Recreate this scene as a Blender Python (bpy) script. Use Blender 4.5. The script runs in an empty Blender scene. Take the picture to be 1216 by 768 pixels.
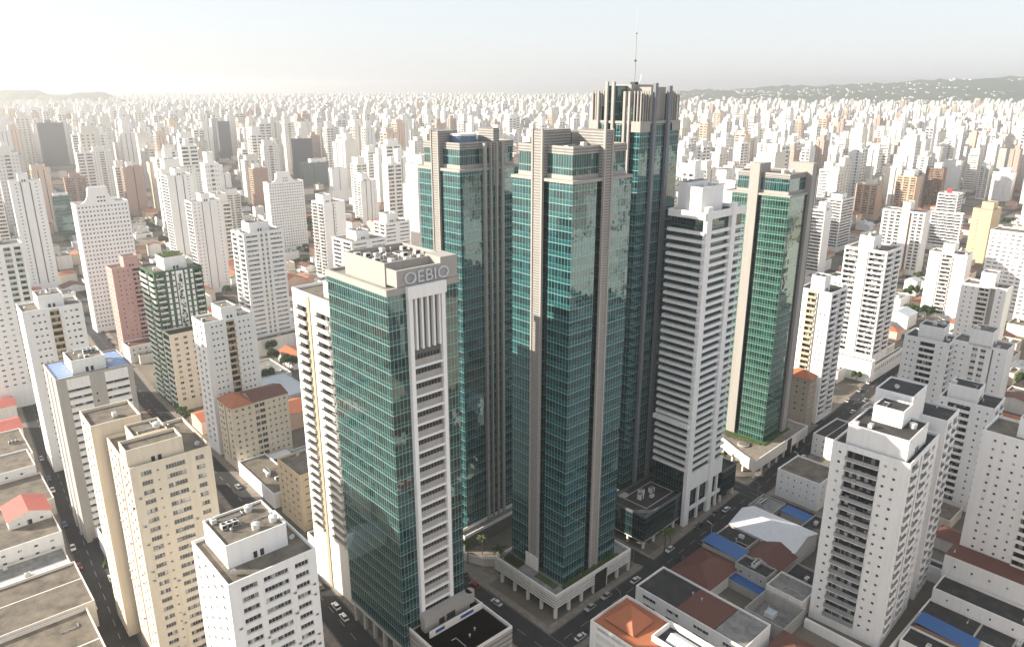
import bpy, math, random
from mathutils import Vector, Matrix
R_ = math.radians
random.seed(7)
scene = bpy.context.scene
COL = scene.collection

# ------------------------------------------------------------------ camera, sky, sun, exposure
CAM_Z = 165.0; F_PX = 889.26; PITCH = R_(17.593)
cd = bpy.data.cameras.new('camera'); cam = bpy.data.objects.new('camera', cd); COL.objects.link(cam)
cam.location = (0, 0, CAM_Z); cam.rotation_euler = (math.pi / 2 - PITCH, 0, 0)
cd.sensor_width = 36; cd.lens = F_PX / 1216 * 36; cd.clip_start = 1; cd.clip_end = 60000
scene.camera = cam

SUN_EL = R_(23.5); SUN_TRAVEL = R_(0.5)          # light travels towards +x, turned slightly away from the camera
SUN_STRENGTH = 4.6; SKY_STRENGTH = 0.10; EXPOSURE = 1.32
to_sun = Vector((-math.cos(SUN_TRAVEL) * math.cos(SUN_EL), -math.sin(SUN_TRAVEL) * math.cos(SUN_EL), math.sin(SUN_EL)))
sl = bpy.data.lights.new('sun', 'SUN'); sl.energy = SUN_STRENGTH; sl.angle = R_(0.5); sl.color = (1.0, 0.9, 0.76)
so = bpy.data.objects.new('sun', sl); COL.objects.link(so)
so.rotation_euler = to_sun.to_track_quat('Z', 'Y').to_euler()
w = bpy.data.worlds.new('World'); scene.world = w; w.use_nodes = True
nt = w.node_tree
sky = nt.nodes.new('ShaderNodeTexSky'); sky.sky_type = 'NISHITA'; sky.sun_disc = False
sky.sun_elevation = SUN_EL
# Nishita: rotation 0 puts the sun on +Y, growing clockwise seen from above
sky.sun_rotation = math.atan2(to_sun.x, to_sun.y)
sky.altitude = 700; sky.air_density = 1.0; sky.dust_density = 2.0; sky.ozone_density = 1.0
bg = nt.nodes['Background']; bg.inputs['Strength'].default_value = SKY_STRENGTH
# the air is white with haze that day: the clear-sky colour is mostly veiled
veil = nt.nodes.new('ShaderNodeMix'); veil.data_type = 'RGBA'; veil.inputs[0].default_value = 0.8
nt.links.new(sky.outputs[0], veil.inputs[6]); veil.inputs[7].default_value = (3.5, 3.6, 3.76, 1)
nt.links.new(veil.outputs[2], bg.inputs['Color'])
vs = scene.view_settings
vs.view_transform = 'Standard'; vs.look = 'None'; vs.exposure = EXPOSURE; vs.gamma = 1; vs.use_curve_mapping = False
scene.render.engine = 'CYCLES'
scene.cycles.use_denoising = True
scene.cycles.max_bounces = 6; scene.cycles.diffuse_bounces = 3; scene.cycles.glossy_bounces = 3
scene.cycles.volume_bounces = 0; scene.cycles.transmission_bounces = 2; scene.cycles.transparent_max_bounces = 4

# ------------------------------------------------------------------ materials
MATS = {}
def _mat(name):
    m = bpy.data.materials.new(name); m.use_nodes = True
    return m, m.node_tree, m.node_tree.nodes, m.node_tree.links, m.node_tree.nodes['Principled BSDF']
def math_node(N, L, op, a, b=None, c=None):
    n = N.new('ShaderNodeMath'); n.operation = op
    for i, v in enumerate((a, b, c)):
        if v is None: continue
        if isinstance(v, (int, float)): n.inputs[i].default_value = v
        else: L.new(v, n.inputs[i])
    return n.outputs[0]
def mix_col(N, L, f, a, b, blend='MIX'):
    n = N.new('ShaderNodeMix'); n.data_type = 'RGBA'; n.blend_type = blend
    for s, v in ((n.inputs[0], f), (n.inputs[6], a), (n.inputs[7], b)):
        if isinstance(v, (int, float)): s.default_value = v
        elif isinstance(v, tuple): s.default_value = (*v, 1) if len(v) == 3 else v
        else: L.new(v, s)
    return n.outputs[2]
def noise(N, L, vec, scale, detail=4, rough=0.55):
    n = N.new('ShaderNodeTexNoise'); n.inputs['Scale'].default_value = scale
    n.inputs['Detail'].default_value = detail; n.inputs['Roughness'].default_value = rough
    if vec is not None: L.new(vec, n.inputs['Vector'])
    return n.outputs['Fac']
def ramp(N, L, fac, stops):
    n = N.new('ShaderNodeValToRGB'); L.new(fac, n.inputs[0])
    cr = n.color_ramp
    while len(cr.elements) > 1: cr.elements.remove(cr.elements[0])
    cr.elements[0].position = stops[0][0]; cr.elements[0].color = (*stops[0][1], 1)
    for p, c in stops[1:]:
        e = cr.elements.new(p); e.color = (*c, 1)
    return n.outputs[0]

def wall(color, grime=0.22):
    key = ('wall', tuple(round(c, 3) for c in color), grime)
    if key in MATS: return MATS[key]
    m, T, N, L, B = _mat('wall_paint')
    geo = N.new('ShaderNodeNewGeometry')
    mp = N.new('ShaderNodeMapping'); L.new(geo.outputs['Position'], mp.inputs[0]); mp.inputs['Scale'].default_value = (0.9, 0.9, 0.05)
    st = noise(N, L, mp.outputs[0], 1.0, 5, 0.65)          # rain streaks running down the render
    bl = noise(N, L, geo.outputs['Position'], 0.12, 4)
    f = math_node(N, L, 'MULTIPLY', ramp(N, L, st, [(0.46, (0, 0, 0)), (0.8, (1, 1, 1))]), grime * 1.6)
    dirt = tuple(c * k for c, k in zip(color, (0.55, 0.51, 0.45)))
    c1 = mix_col(N, L, f, color, dirt)
    f2 = math_node(N, L, 'MULTIPLY', ramp(N, L, bl, [(0.4, (0, 0, 0)), (0.75, (1, 1, 1))]), grime)
    c2 = mix_col(N, L, f2, c1, tuple(c * k for c, k in zip(color, (0.82, 0.8, 0.76))))
    L.new(c2, B.inputs['Base Color']); B.inputs['Roughness'].default_value = 0.85; B.inputs['Specular IOR Level'].default_value = 0.25
    MATS[key] = m; return m

def glass_dark(name='window_glass'):
    if name in MATS: return MATS[name]
    m, T, N, L, B = _mat(name)
    oi = N.new('ShaderNodeObjectInfo'); geo = N.new('ShaderNodeNewGeometry')
    # curtains and blinds differ from window to window
    wn = N.new('ShaderNodeTexWhiteNoise'); wn.noise_dimensions = '3D'
    sn = N.new('ShaderNodeVectorMath'); sn.operation = 'SNAP'; L.new(geo.outputs['Position'], sn.inputs[0]); sn.inputs[1].default_value = (0.8, 0.8, 3.1)
    L.new(sn.outputs[0], wn.inputs['Vector'])
    v = math_node(N, L, 'FRACT', math_node(N, L, 'ADD', wn.outputs['Value'], oi.outputs['Random']))
    c = ramp(N, L, v, [(0.0, (0.012, 0.014, 0.017)), (0.58, (0.03, 0.033, 0.038)), (0.74, (0.1, 0.1, 0.098)), (0.88, (0.36, 0.35, 0.32)), (1.0, (0.55, 0.53, 0.5))])
    L.new(c, B.inputs['Base Color']); B.inputs['Roughness'].default_value = 0.08; B.inputs['Specular IOR Level'].default_value = 0.6
    MATS[name] = m; return m

def curtain(name, vis, spn, line, floor=3.8, spand=1.5, pane=1.25, spec=0.9, lw=0.15, ior=1.9, tilt=0.010):
    """reflective office glazing; UV is in metres"""
    m, T, N, L, B = _mat(name)
    uv = N.new('ShaderNodeUVMap'); sx = N.new('ShaderNodeSeparateXYZ'); L.new(uv.outputs[0], sx.inputs[0])
    u, v = sx.outputs[0], sx.outputs[1]
    uc = math_node(N, L, 'DIVIDE', u, pane); fu = math_node(N, L, 'FRACT', uc); iu = math_node(N, L, 'FLOOR', uc)
    vc = math_node(N, L, 'DIVIDE', v, floor); fv = math_node(N, L, 'FRACT', vc); iv = math_node(N, L, 'FLOOR', vc)
    sp = math_node(N, L, 'LESS_THAN', fv, spand / floor)
    # pale transoms at the head and the sill of every storey, thin mullions
    d1 = math_node(N, L, 'LESS_THAN', fv, lw * 1.5 / floor)
    d2 = math_node(N, L, 'COMPARE', fv, spand / floor, lw * 0.5 / floor)
    mu = math_node(N, L, 'COMPARE', fu, 0.5, 0.5 - 0.065 / pane)
    mul = math_node(N, L, 'SUBTRACT', 1.0, mu)
    hor = math_node(N, L, 'MAXIMUM', d1, math_node(N, L, 'MULTIPLY', d2, 0.55))
    frame = math_node(N, L, 'MAXIMUM', hor, math_node(N, L, 'MULTIPLY', mul, 0.65))
    cid = N.new('ShaderNodeCombineXYZ'); L.new(iu, cid.inputs[0]); L.new(iv, cid.inputs[1]); L.new(sp, cid.inputs[2])
    geo = N.new('ShaderNodeNewGeometry')
    wn = N.new('ShaderNodeTexWhiteNoise'); wn.noise_dimensions = '3D'; L.new(cid.outputs[0], wn.inputs['Vector'])
    # blinds drawn to different degrees
    bl = ramp(N, L, wn.outputs['Value'], [(0.0, tuple(c * 0.35 for c in vis)), (0.5, vis), (0.8, tuple(c * 1.5 for c in vis)), (1.0, tuple(min(1, c * 2.1) for c in vis))])
    glass = mix_col(N, L, sp, bl, spn)
    col = mix_col(N, L, frame, glass, line)
    L.new(col, B.inputs['Base Color'])
    rgh = math_node(N, L, 'ADD', math_node(N, L, 'MULTIPLY', frame, 0.4), 0.03)
    L.new(rgh, B.inputs['Roughness'])
    B.inputs['IOR'].default_value = ior
    B.inputs['Specular IOR Level'].default_value = 0.5
    B.inputs['Specular Tint'].default_value = (0.70, 0.93, 0.95, 1)
    # every pane sits a hair out of true, and bows a little, so reflections break up
    off = N.new('ShaderNodeVectorMath'); off.operation = 'SUBTRACT'; L.new(wn.outputs['Color'], off.inputs[0]); off.inputs[1].default_value = (0.5, 0.5, 0.5)
    nz = N.new('ShaderNodeTexNoise'); nz.inputs['Scale'].default_value = 0.55; nz.inputs['Detail'].default_value = 1; L.new(geo.outputs['Position'], nz.inputs['Vector'])
    off2 = N.new('ShaderNodeVectorMath'); off2.operation = 'SUBTRACT'; L.new(nz.outputs['Color'], off2.inputs[0]); off2.inputs[1].default_value = (0.5, 0.5, 0.5)
    s1 = N.new('ShaderNodeVectorMath'); s1.operation = 'SCALE'; L.new(off.outputs[0], s1.inputs[0]); s1.inputs['Scale'].default_value = tilt
    s2 = N.new('ShaderNodeVectorMath'); s2.operation = 'SCALE'; L.new(off2.outputs[0], s2.inputs[0]); s2.inputs['Scale'].default_value = tilt * 1.3
    ad = N.new('ShaderNodeVectorMath'); L.new(geo.outputs['Normal'], ad.inputs[0]); L.new(s1.outputs[0], ad.inputs[1])
    ad2 = N.new('ShaderNodeVectorMath'); L.new(ad.outputs[0], ad2.inputs[0]); L.new(s2.outputs[0], ad2.inputs[1])
    nn = N.new('ShaderNodeVectorMath'); nn.operation = 'NORMALIZE'; L.new(ad2.outputs[0], nn.inputs[0])
    L.new(nn.outputs[0], B.inputs['Normal'])
    MATS[name] = m; return m

def rough_surface(name, stops, scale=0.35, rough=0.9, bump=0.0, stretch=None, patch=None):
    if name in MATS: return MATS[name]
    m, T, N, L, B = _mat(name)
    geo = N.new('ShaderNodeNewGeometry'); vec = geo.outputs['Position']
    if stretch:
        mp = N.new('ShaderNodeMapping'); L.new(vec, mp.inputs[0]); mp.inputs['Scale'].default_value = stretch; vec = mp.outputs[0]
    a = noise(N, L, vec, scale, 6, 0.62); b = noise(N, L, vec, scale * 9, 3, 0.6)
    f = math_node(N, L, 'ADD', math_node(N, L, 'MULTIPLY', a, 0.75), math_node(N, L, 'MULTIPLY', b, 0.25))
    c = ramp(N, L, f, stops)
    if patch:
        vo = N.new('ShaderNodeTexVoronoi'); vo.inputs['Scale'].default_value = patch[0]; L.new(vec, vo.inputs['Vector'])
        pf = N.new('ShaderNodeSeparateColor'); L.new(vo.outputs['Color'], pf.inputs[0])
        c = mix_col(N, L, math_node(N, L, 'MULTIPLY', pf.outputs[0], patch[2]), c, patch[1])
    L.new(c, B.inputs['Base Color']); B.inputs['Roughness'].default_value = rough; B.inputs['Specular IOR Level'].default_value = 0.3
    if bump:
        bn = N.new('ShaderNodeBump'); bn.inputs['Strength'].default_value = bump; L.new(f, bn.inputs['Height']); L.new(bn.outputs[0], B.inputs['Normal'])
    MATS[name] = m; return m

def ribbed(name, c1, c2, period, axis='UV', rough=0.7, metal=0.0, noise_amt=0.5, duty=0.5):
    """sheet roofs, tiles and louvres: ridges along v of a metric UV"""
    if name in MATS: return MATS[name]
    m, T, N, L, B = _mat(name)
    uv = N.new('ShaderNodeUVMap'); sx = N.new('ShaderNodeSeparateXYZ'); L.new(uv.outputs[0], sx.inputs[0])
    s = sx.outputs[0] if axis == 'U' else sx.outputs[1]
    fr = math_node(N, L, 'FRACT', math_node(N, L, 'DIVIDE', s, period))
    g = math_node(N, L, 'LESS_THAN', fr, 1 - duty)
    geo = N.new('ShaderNodeNewGeometry')
    n1 = noise(N, L, geo.outputs['Position'], 0.5, 5, 0.65)
    k = ramp(N, L, n1, [(0.3, tuple(c * (1 - 0.5 * noise_amt) for c in c1)), (0.7, c1)])
    col = mix_col(N, L, g, k, c2)
    L.new(col, B.inputs['Base Color']); B.inputs['Roughness'].default_value = rough; B.inputs['Metallic'].default_value = metal
    bn = N.new('ShaderNodeBump'); bn.inputs['Strength'].default_value = 0.4; bn.inputs['Distance'].default_value = 0.1
    L.new(math_node(N, L, 'PINGPONG', fr, 0.5), bn.inputs['Height']); L.new(bn.outputs[0], B.inputs['Normal'])
    MATS[name] = m; return m

def plain(name, color, rough=0.6, metal=0.0, spec=0.4, var=0.25):
    if name in MATS: return MATS[name]
    m, T, N, L, B = _mat(name)
    geo = N.new('ShaderNodeNewGeometry')
    n1 = noise(N, L, geo.outputs['Position'], 0.8, 4)
    L.new(ramp(N, L, n1, [(0.3, tuple(c * (1 - var) for c in color)), (0.7, color)]), B.inputs['Base Color'])
    B.inputs['Roughness'].default_value = rough; B.inputs['Metallic'].default_value = metal; B.inputs['Specular IOR Level'].default_value = spec
    MATS[name] = m; return m

def city_wall(name, style):
    """render of the towers far off: wall colour from the mesh, storeys and openings from a metric UV"""
    m, T, N, L, B = _mat(name)
    at = N.new('ShaderNodeAttribute'); at.attribute_name = 'paint'
    uv = N.new('ShaderNodeUVMap'); sx = N.new('ShaderNodeSeparateXYZ'); L.new(uv.outputs[0], sx.inputs[0])
    fu = math_node(N, L, 'FRACT', math_node(N, L, 'DIVIDE', sx.outputs[0], style['pu']))
    fv = math_node(N, L, 'FRACT', math_node(N, L, 'DIVIDE', sx.outputs[1], 3.0))
    a = math_node(N, L, 'COMPARE', fv, 0.55, style['hv'])
    b = math_node(N, L, 'COMPARE', fu, 0.5, style['hu'])
    win = math_node(N, L, 'MULTIPLY', a, b)
    # blank flanks: whole strips of wall without openings
    wn = N.new('ShaderNodeTexWhiteNoise'); wn.noise_dimensions = '1D'
    L.new(math_node(N, L, 'FLOOR', math_node(N, L, 'DIVIDE', sx.outputs[0], style['pu'])), wn.inputs['W'])
    on = math_node(N, L, 'GREATER_THAN', wn.outputs['Value'], style['blank'])
    win = math_node(N, L, 'MULTIPLY', math_node(N, L, 'MULTIPLY', win, on), style['amt'])
    geo = N.new('ShaderNodeNewGeometry')
    n1 = noise(N, L, geo.outputs['Position'], 0.06, 4)
    base = mix_col(N, L, math_node(N, L, 'MULTIPLY', n1, 0.35), at.outputs['Color'], (0.42, 0.39, 0.35))
    L.new(mix_col(N, L, win, base, (0.05, 0.055, 0.06)), B.inputs['Base Color'])
    B.inputs['Roughness'].default_value = 0.8; B.inputs['Specular IOR Level'].default_value = 0.25
    MATS[name] = m; return m

WHITE = wall((0.83, 0.825, 0.81), 0.16); OFFW = wall((0.74, 0.71, 0.66)); CREAM = wall((0.70, 0.62, 0.50)); BEIGE = wall((0.62, 0.50, 0.35))
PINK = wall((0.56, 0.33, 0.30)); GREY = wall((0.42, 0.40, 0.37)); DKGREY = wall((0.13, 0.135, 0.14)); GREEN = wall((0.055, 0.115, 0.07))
PEACH = wall((0.62, 0.44, 0.31)); BROWN = wall((0.30, 0.19, 0.13)); TAN = wall((0.52, 0.43, 0.30)); ROSE = wall((0.42, 0.29, 0.24))
PALEG = wall((0.60, 0.66, 0.57)); KHAKI = wall((0.42, 0.36, 0.26)); STONE = wall((0.365, 0.345, 0.322)); CONC = wall((0.40, 0.39, 0.37), 0.4)
GLASS = glass_dark()
ROOF = rough_surface('roof_bitumen', [(0.3, (0.055, 0.05, 0.045)), (0.5, (0.15, 0.13, 0.105)), (0.62, (0.19, 0.165, 0.13)), (0.8, (0.26, 0.23, 0.19))], 0.25)
ROOFD = rough_surface('roof_dark', [(0.3, (0.022, 0.022, 0.023)), (0.55, (0.048, 0.047, 0.046)), (0.8, (0.12, 0.115, 0.11))], 0.3)
ROOFG = rough_surface('roof_cement', [(0.3, (0.11, 0.11, 0.105)), (0.55, (0.24, 0.235, 0.22)), (0.8, (0.36, 0.35, 0.33))], 0.4)
TILE = ribbed('roof_tile', (0.46, 0.165, 0.075), (0.33, 0.11, 0.05), 0.45, 'U')
TILED = ribbed('roof_tile_dark', (0.17, 0.065, 0.045), (0.11, 0.042, 0.03), 0.45, 'U')
REDM = ribbed('roof_red_sheet', (0.52, 0.15, 0.12), (0.4, 0.11, 0.09), 0.9, 'U')
BLUEM = ribbed('roof_blue_sheet', (0.03, 0.13, 0.36), (0.022, 0.095, 0.28), 0.9, 'U', 0.5)
WHITEM = ribbed('roof_white_sheet', (0.70, 0.71, 0.73), (0.58, 0.6, 0.62), 2.4, 'U', 0.5, 0, 0.2, 0.96)
PALEM = ribbed('roof_pale_sheet', (0.5, 0.55, 0.6), (0.38, 0.42, 0.47), 1.2, 'U', 0.5, 0, 0.5, 0.9)
BLUET = ribbed('roof_blue_boards', (0.06, 0.17, 0.42), (0.6, 0.63, 0.66), 2.2, 'V', 0.6, 0, 0.3, 0.7)
ASPH = rough_surface('asphalt', [(0.3, (0.022, 0.023, 0.025)), (0.55, (0.036, 0.036, 0.037)), (0.8, (0.06, 0.059, 0.057))], 0.22)
PAVE = rough_surface('pavement', [(0.3, (0.14, 0.12, 0.1)), (0.55, (0.24, 0.205, 0.17)), (0.8, (0.33, 0.29, 0.245))], 0.5)
LOT = rough_surface('ground_mix', [(0.25, (0.05, 0.06, 0.04)), (0.42, (0.085, 0.085, 0.065)), (0.55, (0.15, 0.135, 0.11)), (0.75, (0.21, 0.19, 0.16))], 0.02, patch=(0.06, (0.24, 0.19, 0.15), 0.45))
PAINT = plain('road_paint', (0.30, 0.30, 0.29), 0.7)
METAL = plain('metal_grey', (0.42, 0.43, 0.44), 0.45, 0.4)
ACW = plain('white_enamel', (0.66, 0.66, 0.64), 0.5)
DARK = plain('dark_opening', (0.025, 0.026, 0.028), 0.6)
TANKB = plain('water_tank_blue', (0.12, 0.19, 0.30), 0.5)
GRASS = rough_surface('lawn', [(0.3, (0.03, 0.06, 0.015)), (0.6, (0.07, 0.11, 0.03)), (0.8, (0.14, 0.15, 0.05))], 0.6)
TEAL = curtain('teal_curtain_wall', (0.004, 0.030, 0.034), (0.010, 0.072, 0.078), (0.20, 0.34, 0.33), lw=0.12, ior=2.15)
TEALA = curtain('teal_curtain_wall_dense', (0.004, 0.027, 0.029), (0.009, 0.056, 0.058), (0.24, 0.36, 0.33), 3.9, 1.3, 1.15, lw=0.12, ior=1.9)
GREENG = curtain('green_curtain_wall', (0.007, 0.034, 0.026), (0.018, 0.085, 0.066), (0.27, 0.40, 0.33), 3.6, 1.3, 1.2, lw=0.12, ior=2.1)
DARKG = curtain('dark_curtain_wall', (0.005, 0.016, 0.018), (0.008, 0.026, 0.03), (0.05, 0.09, 0.09), 3.8, 1.5, 1.25, ior=1.8)
CLERE = curtain('tall_pane_glazing', (0.009, 0.04, 0.042), (0.012, 0.05, 0.052), (0.17, 0.28, 0.27), 4.2, 0.4, 1.0, lw=0.12, ior=2.2)
LOUV = ribbed('louvred_stone', (0.385, 0.365, 0.342), (0.165, 0.157, 0.147), 0.8, 'V', 0.8)
CITY = [city_wall('city_wall_punched', dict(pu=3.1, hv=0.20, hu=0.23, blank=0.3, amt=0.8)),
        city_wall('city_wall_bands', dict(pu=4.6, hv=0.20, hu=0.42, blank=0.3, amt=0.7)),
        city_wall('city_wall_blank', dict(pu=3.6, hv=0.16, hu=0.14, blank=0.55, amt=0.7)),
        city_wall('city_wall_loggias', dict(pu=5.4, hv=0.27, hu=0.38, blank=0.45, amt=0.8))]

# ------------------------------------------------------------------ mesh collector
class MB:
    def __init__(s): s.v = []; s.f = []; s.m = []; s.uv = []; s.mats = []; s.paint = []; s.pc = (0.8, 0.79, 0.77)
    def mi(s, m):
        if m not in s.mats: s.mats.append(m)
        return s.mats.index(m)
    def face(s, pts, m, uv=None):
        n = len(s.v); s.v.extend([tuple(p) for p in pts]); s.f.append(tuple(range(n, n + len(pts)))); s.m.append(s.mi(m)); s.paint.append(s.pc)
        if uv is None:
            a = Vector(pts[0]); b = Vector(pts[1]) - a; nrm = b.cross(Vector(pts[2]) - a)
            if abs(nrm.z) > 0.75 * nrm.length:
                uv = [(p[0], p[1]) for p in pts]
            else:
                h = Vector((-nrm.y, nrm.x, 0))
                h = h.normalized() if h.length > 1e-9 else Vector((1, 0, 0))
                uv = [(Vector(p).dot(h), p[2]) for p in pts]
        s.uv.extend(uv)
    def quad(s, a, b, c, d, m, uv=None): s.face((a, b, c, d), m, uv)
    def box(s, x0, x1, y0, y1, z0, z1, m, top=None, bottom=False):
        s.quad((x0, y0, z0), (x1, y0, z0), (x1, y0, z1), (x0, y0, z1), m)
        s.quad((x1, y0, z0), (x1, y1, z0), (x1, y1, z1), (x1, y0, z1), m)
        s.quad((x1, y1, z0), (x0, y1, z0), (x0, y1, z1), (x1, y1, z1), m)
        s.quad((x0, y1, z0), (x0, y0, z0), (x0, y0, z1), (x0, y1, z1), m)
        s.quad((x0, y0, z1), (x1, y0, z1), (x1, y1, z1), (x0, y1, z1), top or m)
        if bottom: s.quad((x0, y1, z0), (x1, y1, z0), (x1, y0, z0), (x0, y0, z0), m)
    def ring(s, x0, x1, y0, y1, z0, z1, t, m):
        """a low wall round a roof, butted at the corners"""
        s.box(x0, x1, y0, y0 + t, z0, z1, m); s.box(x0, x1, y1 - t, y1, z0, z1, m)
        s.box(x0, x0 + t, y0 + t, y1 - t, z0, z1, m); s.box(x1 - t, x1, y0 + t, y1 - t, z0, z1, m)
    def cyl(s, x, y, z0, z1, r, m, n=10, r1=None, cap=True):
        r1 = r if r1 is None else r1
        a = [(x + r * math.cos(6.2832 * i / n), y + r * math.sin(6.2832 * i / n), z0) for i in range(n)]
        b = [(x + r1 * math.cos(6.2832 * i / n), y + r1 * math.sin(6.2832 * i / n), z1) for i in range(n)]
        for i in range(n):
            j = (i + 1) % n; s.quad(a[i], a[j], b[j], b[i], m)
        if cap: s.face(b, m)
    def tube(s, p, q, r, m, n=6, r1=None):
        p, q = Vector(p), Vector(q); d = (q - p).normalized(); r1 = r if r1 is None else r1
        e = d.cross(Vector((0, 0, 1)) if abs(d.z) < 0.9 else Vector((1, 0, 0))).normalized(); g = d.cross(e)
        a = [p + (e * math.cos(6.2832 * i / n) + g * math.sin(6.2832 * i / n)) * r for i in range(n)]
        b = [q + (e * math.cos(6.2832 * i / n) + g * math.sin(6.2832 * i / n)) * r1 for i in range(n)]
        for i in range(n):
            j = (i + 1) % n; s.quad(a[i], a[j], b[j], b[i], m)
        s.face(b, m); s.face(a[::-1], m)
    def add(s, o, M):
        n = len(s.v); s.v.extend([tuple(M @ Vector(p)) for p in o.v]); s.f.extend([tuple(i + n for i in f) for f in o.f])
        s.m.extend([s.mi(o.mats[k]) for k in o.m]); s.uv.extend(o.uv); s.paint.extend(o.paint)
    def mesh(s, name, paint=False):
        me = bpy.data.meshes.new(name); me.from_pydata(s.v, [], s.f)
        for m in s.mats: me.materials.append(m)
        me.polygons.foreach_set('material_index', s.m)
        ul = me.uv_layers.new(name='UVMap'); ul.data.foreach_set('uv', [c for p in s.uv for c in p])
        if paint:
            at = me.attributes.new('paint', 'FLOAT_COLOR', 'FACE')
            at.data.foreach_set('color', [c for p in s.paint for c in (*p, 1.0)])
        me.update(); return me
    def build(s, name, parent=None, loc=None, rotz=0.0, paint=False):
        o = bpy.data.objects.new(name, s.mesh(name, paint)); COL.objects.link(o)
        if parent: o.parent = parent
        if loc: o.location = loc
        o.rotation_euler = (0, 0, rotz)
        return o
def link(mesh, name, parent=None, loc=(0, 0, 0), rotz=0.0):
    o = bpy.data.objects.new(name, mesh); COL.objects.link(o)
    if parent: o.parent = parent
    o.location = loc; o.rotation_euler = (0, 0, rotz); return o
def tag(o, label, cat, group=None, kind=None):
    if label: o['label'] = label
    if cat: o['category'] = cat
    if group: o['group'] = group
    if kind: o['kind'] = kind
    return o
def thing(name, label, cat, loc, rotz=0.0, group=None):
    o = bpy.data.objects.new(name, None); COL.objects.link(o); o.location = loc; o.rotation_euler = (0, 0, rotz)
    o.empty_display_size = 2
    return tag(o, label, cat, group)
def structure(name, mb):
    o = mb.build(name); o['kind'] = 'structure'; return o
def copy_tree(o, parent=None):
    c = o.copy(); COL.objects.link(c)
    if parent: c.parent = parent
    for ch in o.children: copy_tree(ch, c)
    return c
FOOT = []            # occupied ground: (centre x, y, yaw, half w, half d)
def occupy(x, y, yaw, w_, d_):
    c, s = math.cos(yaw), math.sin(yaw)
    FOOT.append((x + c * w_ / 2 - s * d_ / 2, y + s * w_ / 2 + c * d_ / 2, yaw, w_ / 2, d_ / 2))
VIEWBOX = []         # what must stay in view: (u0, u1, v0, v1, distance) in picture units
def proj(x, y, z):
    zz = z - CAM_Z; cp, sp = math.cos(PITCH), math.sin(PITCH)
    d = y * cp - zz * sp; up = y * sp + zz * cp
    if d < 1: return None
    return 608 + F_PX * x / d, 384 - F_PX * up / d, d
def boxview(x, y, yaw, w_, d_, h):
    c, s = math.cos(yaw), math.sin(yaw); us = []; vs_ = []
    for a, b in ((0, 0), (w_, 0), (0, d_), (w_, d_)):
        for z in (0, h):
            p = proj(x + c * a - s * b, y + s * a + c * b, z)
            if p is None: return None
            us.append(p[0]); vs_.append(p[1])
    return min(us), max(us), min(vs_), max(vs_), math.hypot(x + c * w_ / 2 - s * d_ / 2, y + s * w_ / 2 + c * d_ / 2)

# ------------------------------------------------------------------ facades with real recesses, windows and balconies
FROT = {'R': 0.0, 'L': -math.pi / 2, 'BR': math.pi / 2, 'BL': math.pi}
def facemap(face, W, D):
    return {'R': lambda s, z, n: (s, -n, z), 'L': lambda s, z, n: (-n, s, z),
            'BR': lambda s, z, n: (W + n, s, z), 'BL': lambda s, z, n: (s, D + n, z)}[face]
WINC = {}
def window_mb(w_, h_, rec, panes, sill=True, frame=None):
    mb = MB(); frame = frame or ACW; y = rec - 0.06
    mb.quad((-w_ / 2, y, 0), (w_ / 2, y, 0), (w_ / 2, y, h_), (-w_ / 2, y, h_), GLASS)
    t = 0.06
    for i in range(panes + 1):
        x = -w_ / 2 + w_ * i / panes; x = min(max(x, -w_ / 2 + t), w_ / 2 - t)
        mb.box(x - t / 2, x + t / 2, y - 0.06, y - 0.003, 0.0, h_, frame)
    if sill: mb.box(-w_ / 2 - 0.1, w_ / 2 + 0.1, -0.12, -0.003, -0.14, -0.02, frame)
    return mb
def balcony_mb(w_, p, rec, par, hp=1.05, rail=None, slab=0.22, flare=0.0):
    mb = MB(); x0, x1 = -w_ / 2, w_ / 2
    if flare:      # parapet leaning outwards
        mb.quad((x0, -0.02, -slab), (x1, -0.02, -slab), (x1, -p, 0.0), (x0, -p, 0.0), par)
        mb.quad((x0, -p, 0), (x1, -p, 0), (x1, -p - flare, hp), (x0, -p - flare, hp), par)
        mb.quad((x0, -p - flare, hp), (x1, -p - flare, hp), (x1, -p - flare + .14, hp), (x0, -p - flare + .14, hp), par)
        mb.quad((x0, -p + .14, 0), (x0, -p - flare + .14, hp), (x1, -p - flare + .14, hp), (x1, -p + .14, 0), par)
        for x in (x0, x1): mb.face([(x, -0.02, -slab), (x, -p, 0), (x, -p - flare, hp), (x, -0.02, hp)], par)
        mb.box(x0 + .02, x1 - .02, -p + .15, rec - .05, -0.1, 0.02, par)
    else:
        mb.box(x0, x1, -p, rec - 0.02, -slab, 0.0, par, bottom=True)
        q = rail or par
        mb.box(x0, x1, -p, -p + 0.1, 0.0, hp, q)
        if p > 0.25:
            mb.box(x0, x0 + 0.1, -p + 0.1, -0.003, 0.0, hp, q); mb.box(x1 - 0.1, x1, -p + 0.1, -0.003, 0.0, hp, q)
    return mb
def wmesh(key, maker):
    if key not in WINC:
        mb = maker(); WINC[key] = (mb, mb.mesh(key[0]))
    return WINC[key]

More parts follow.
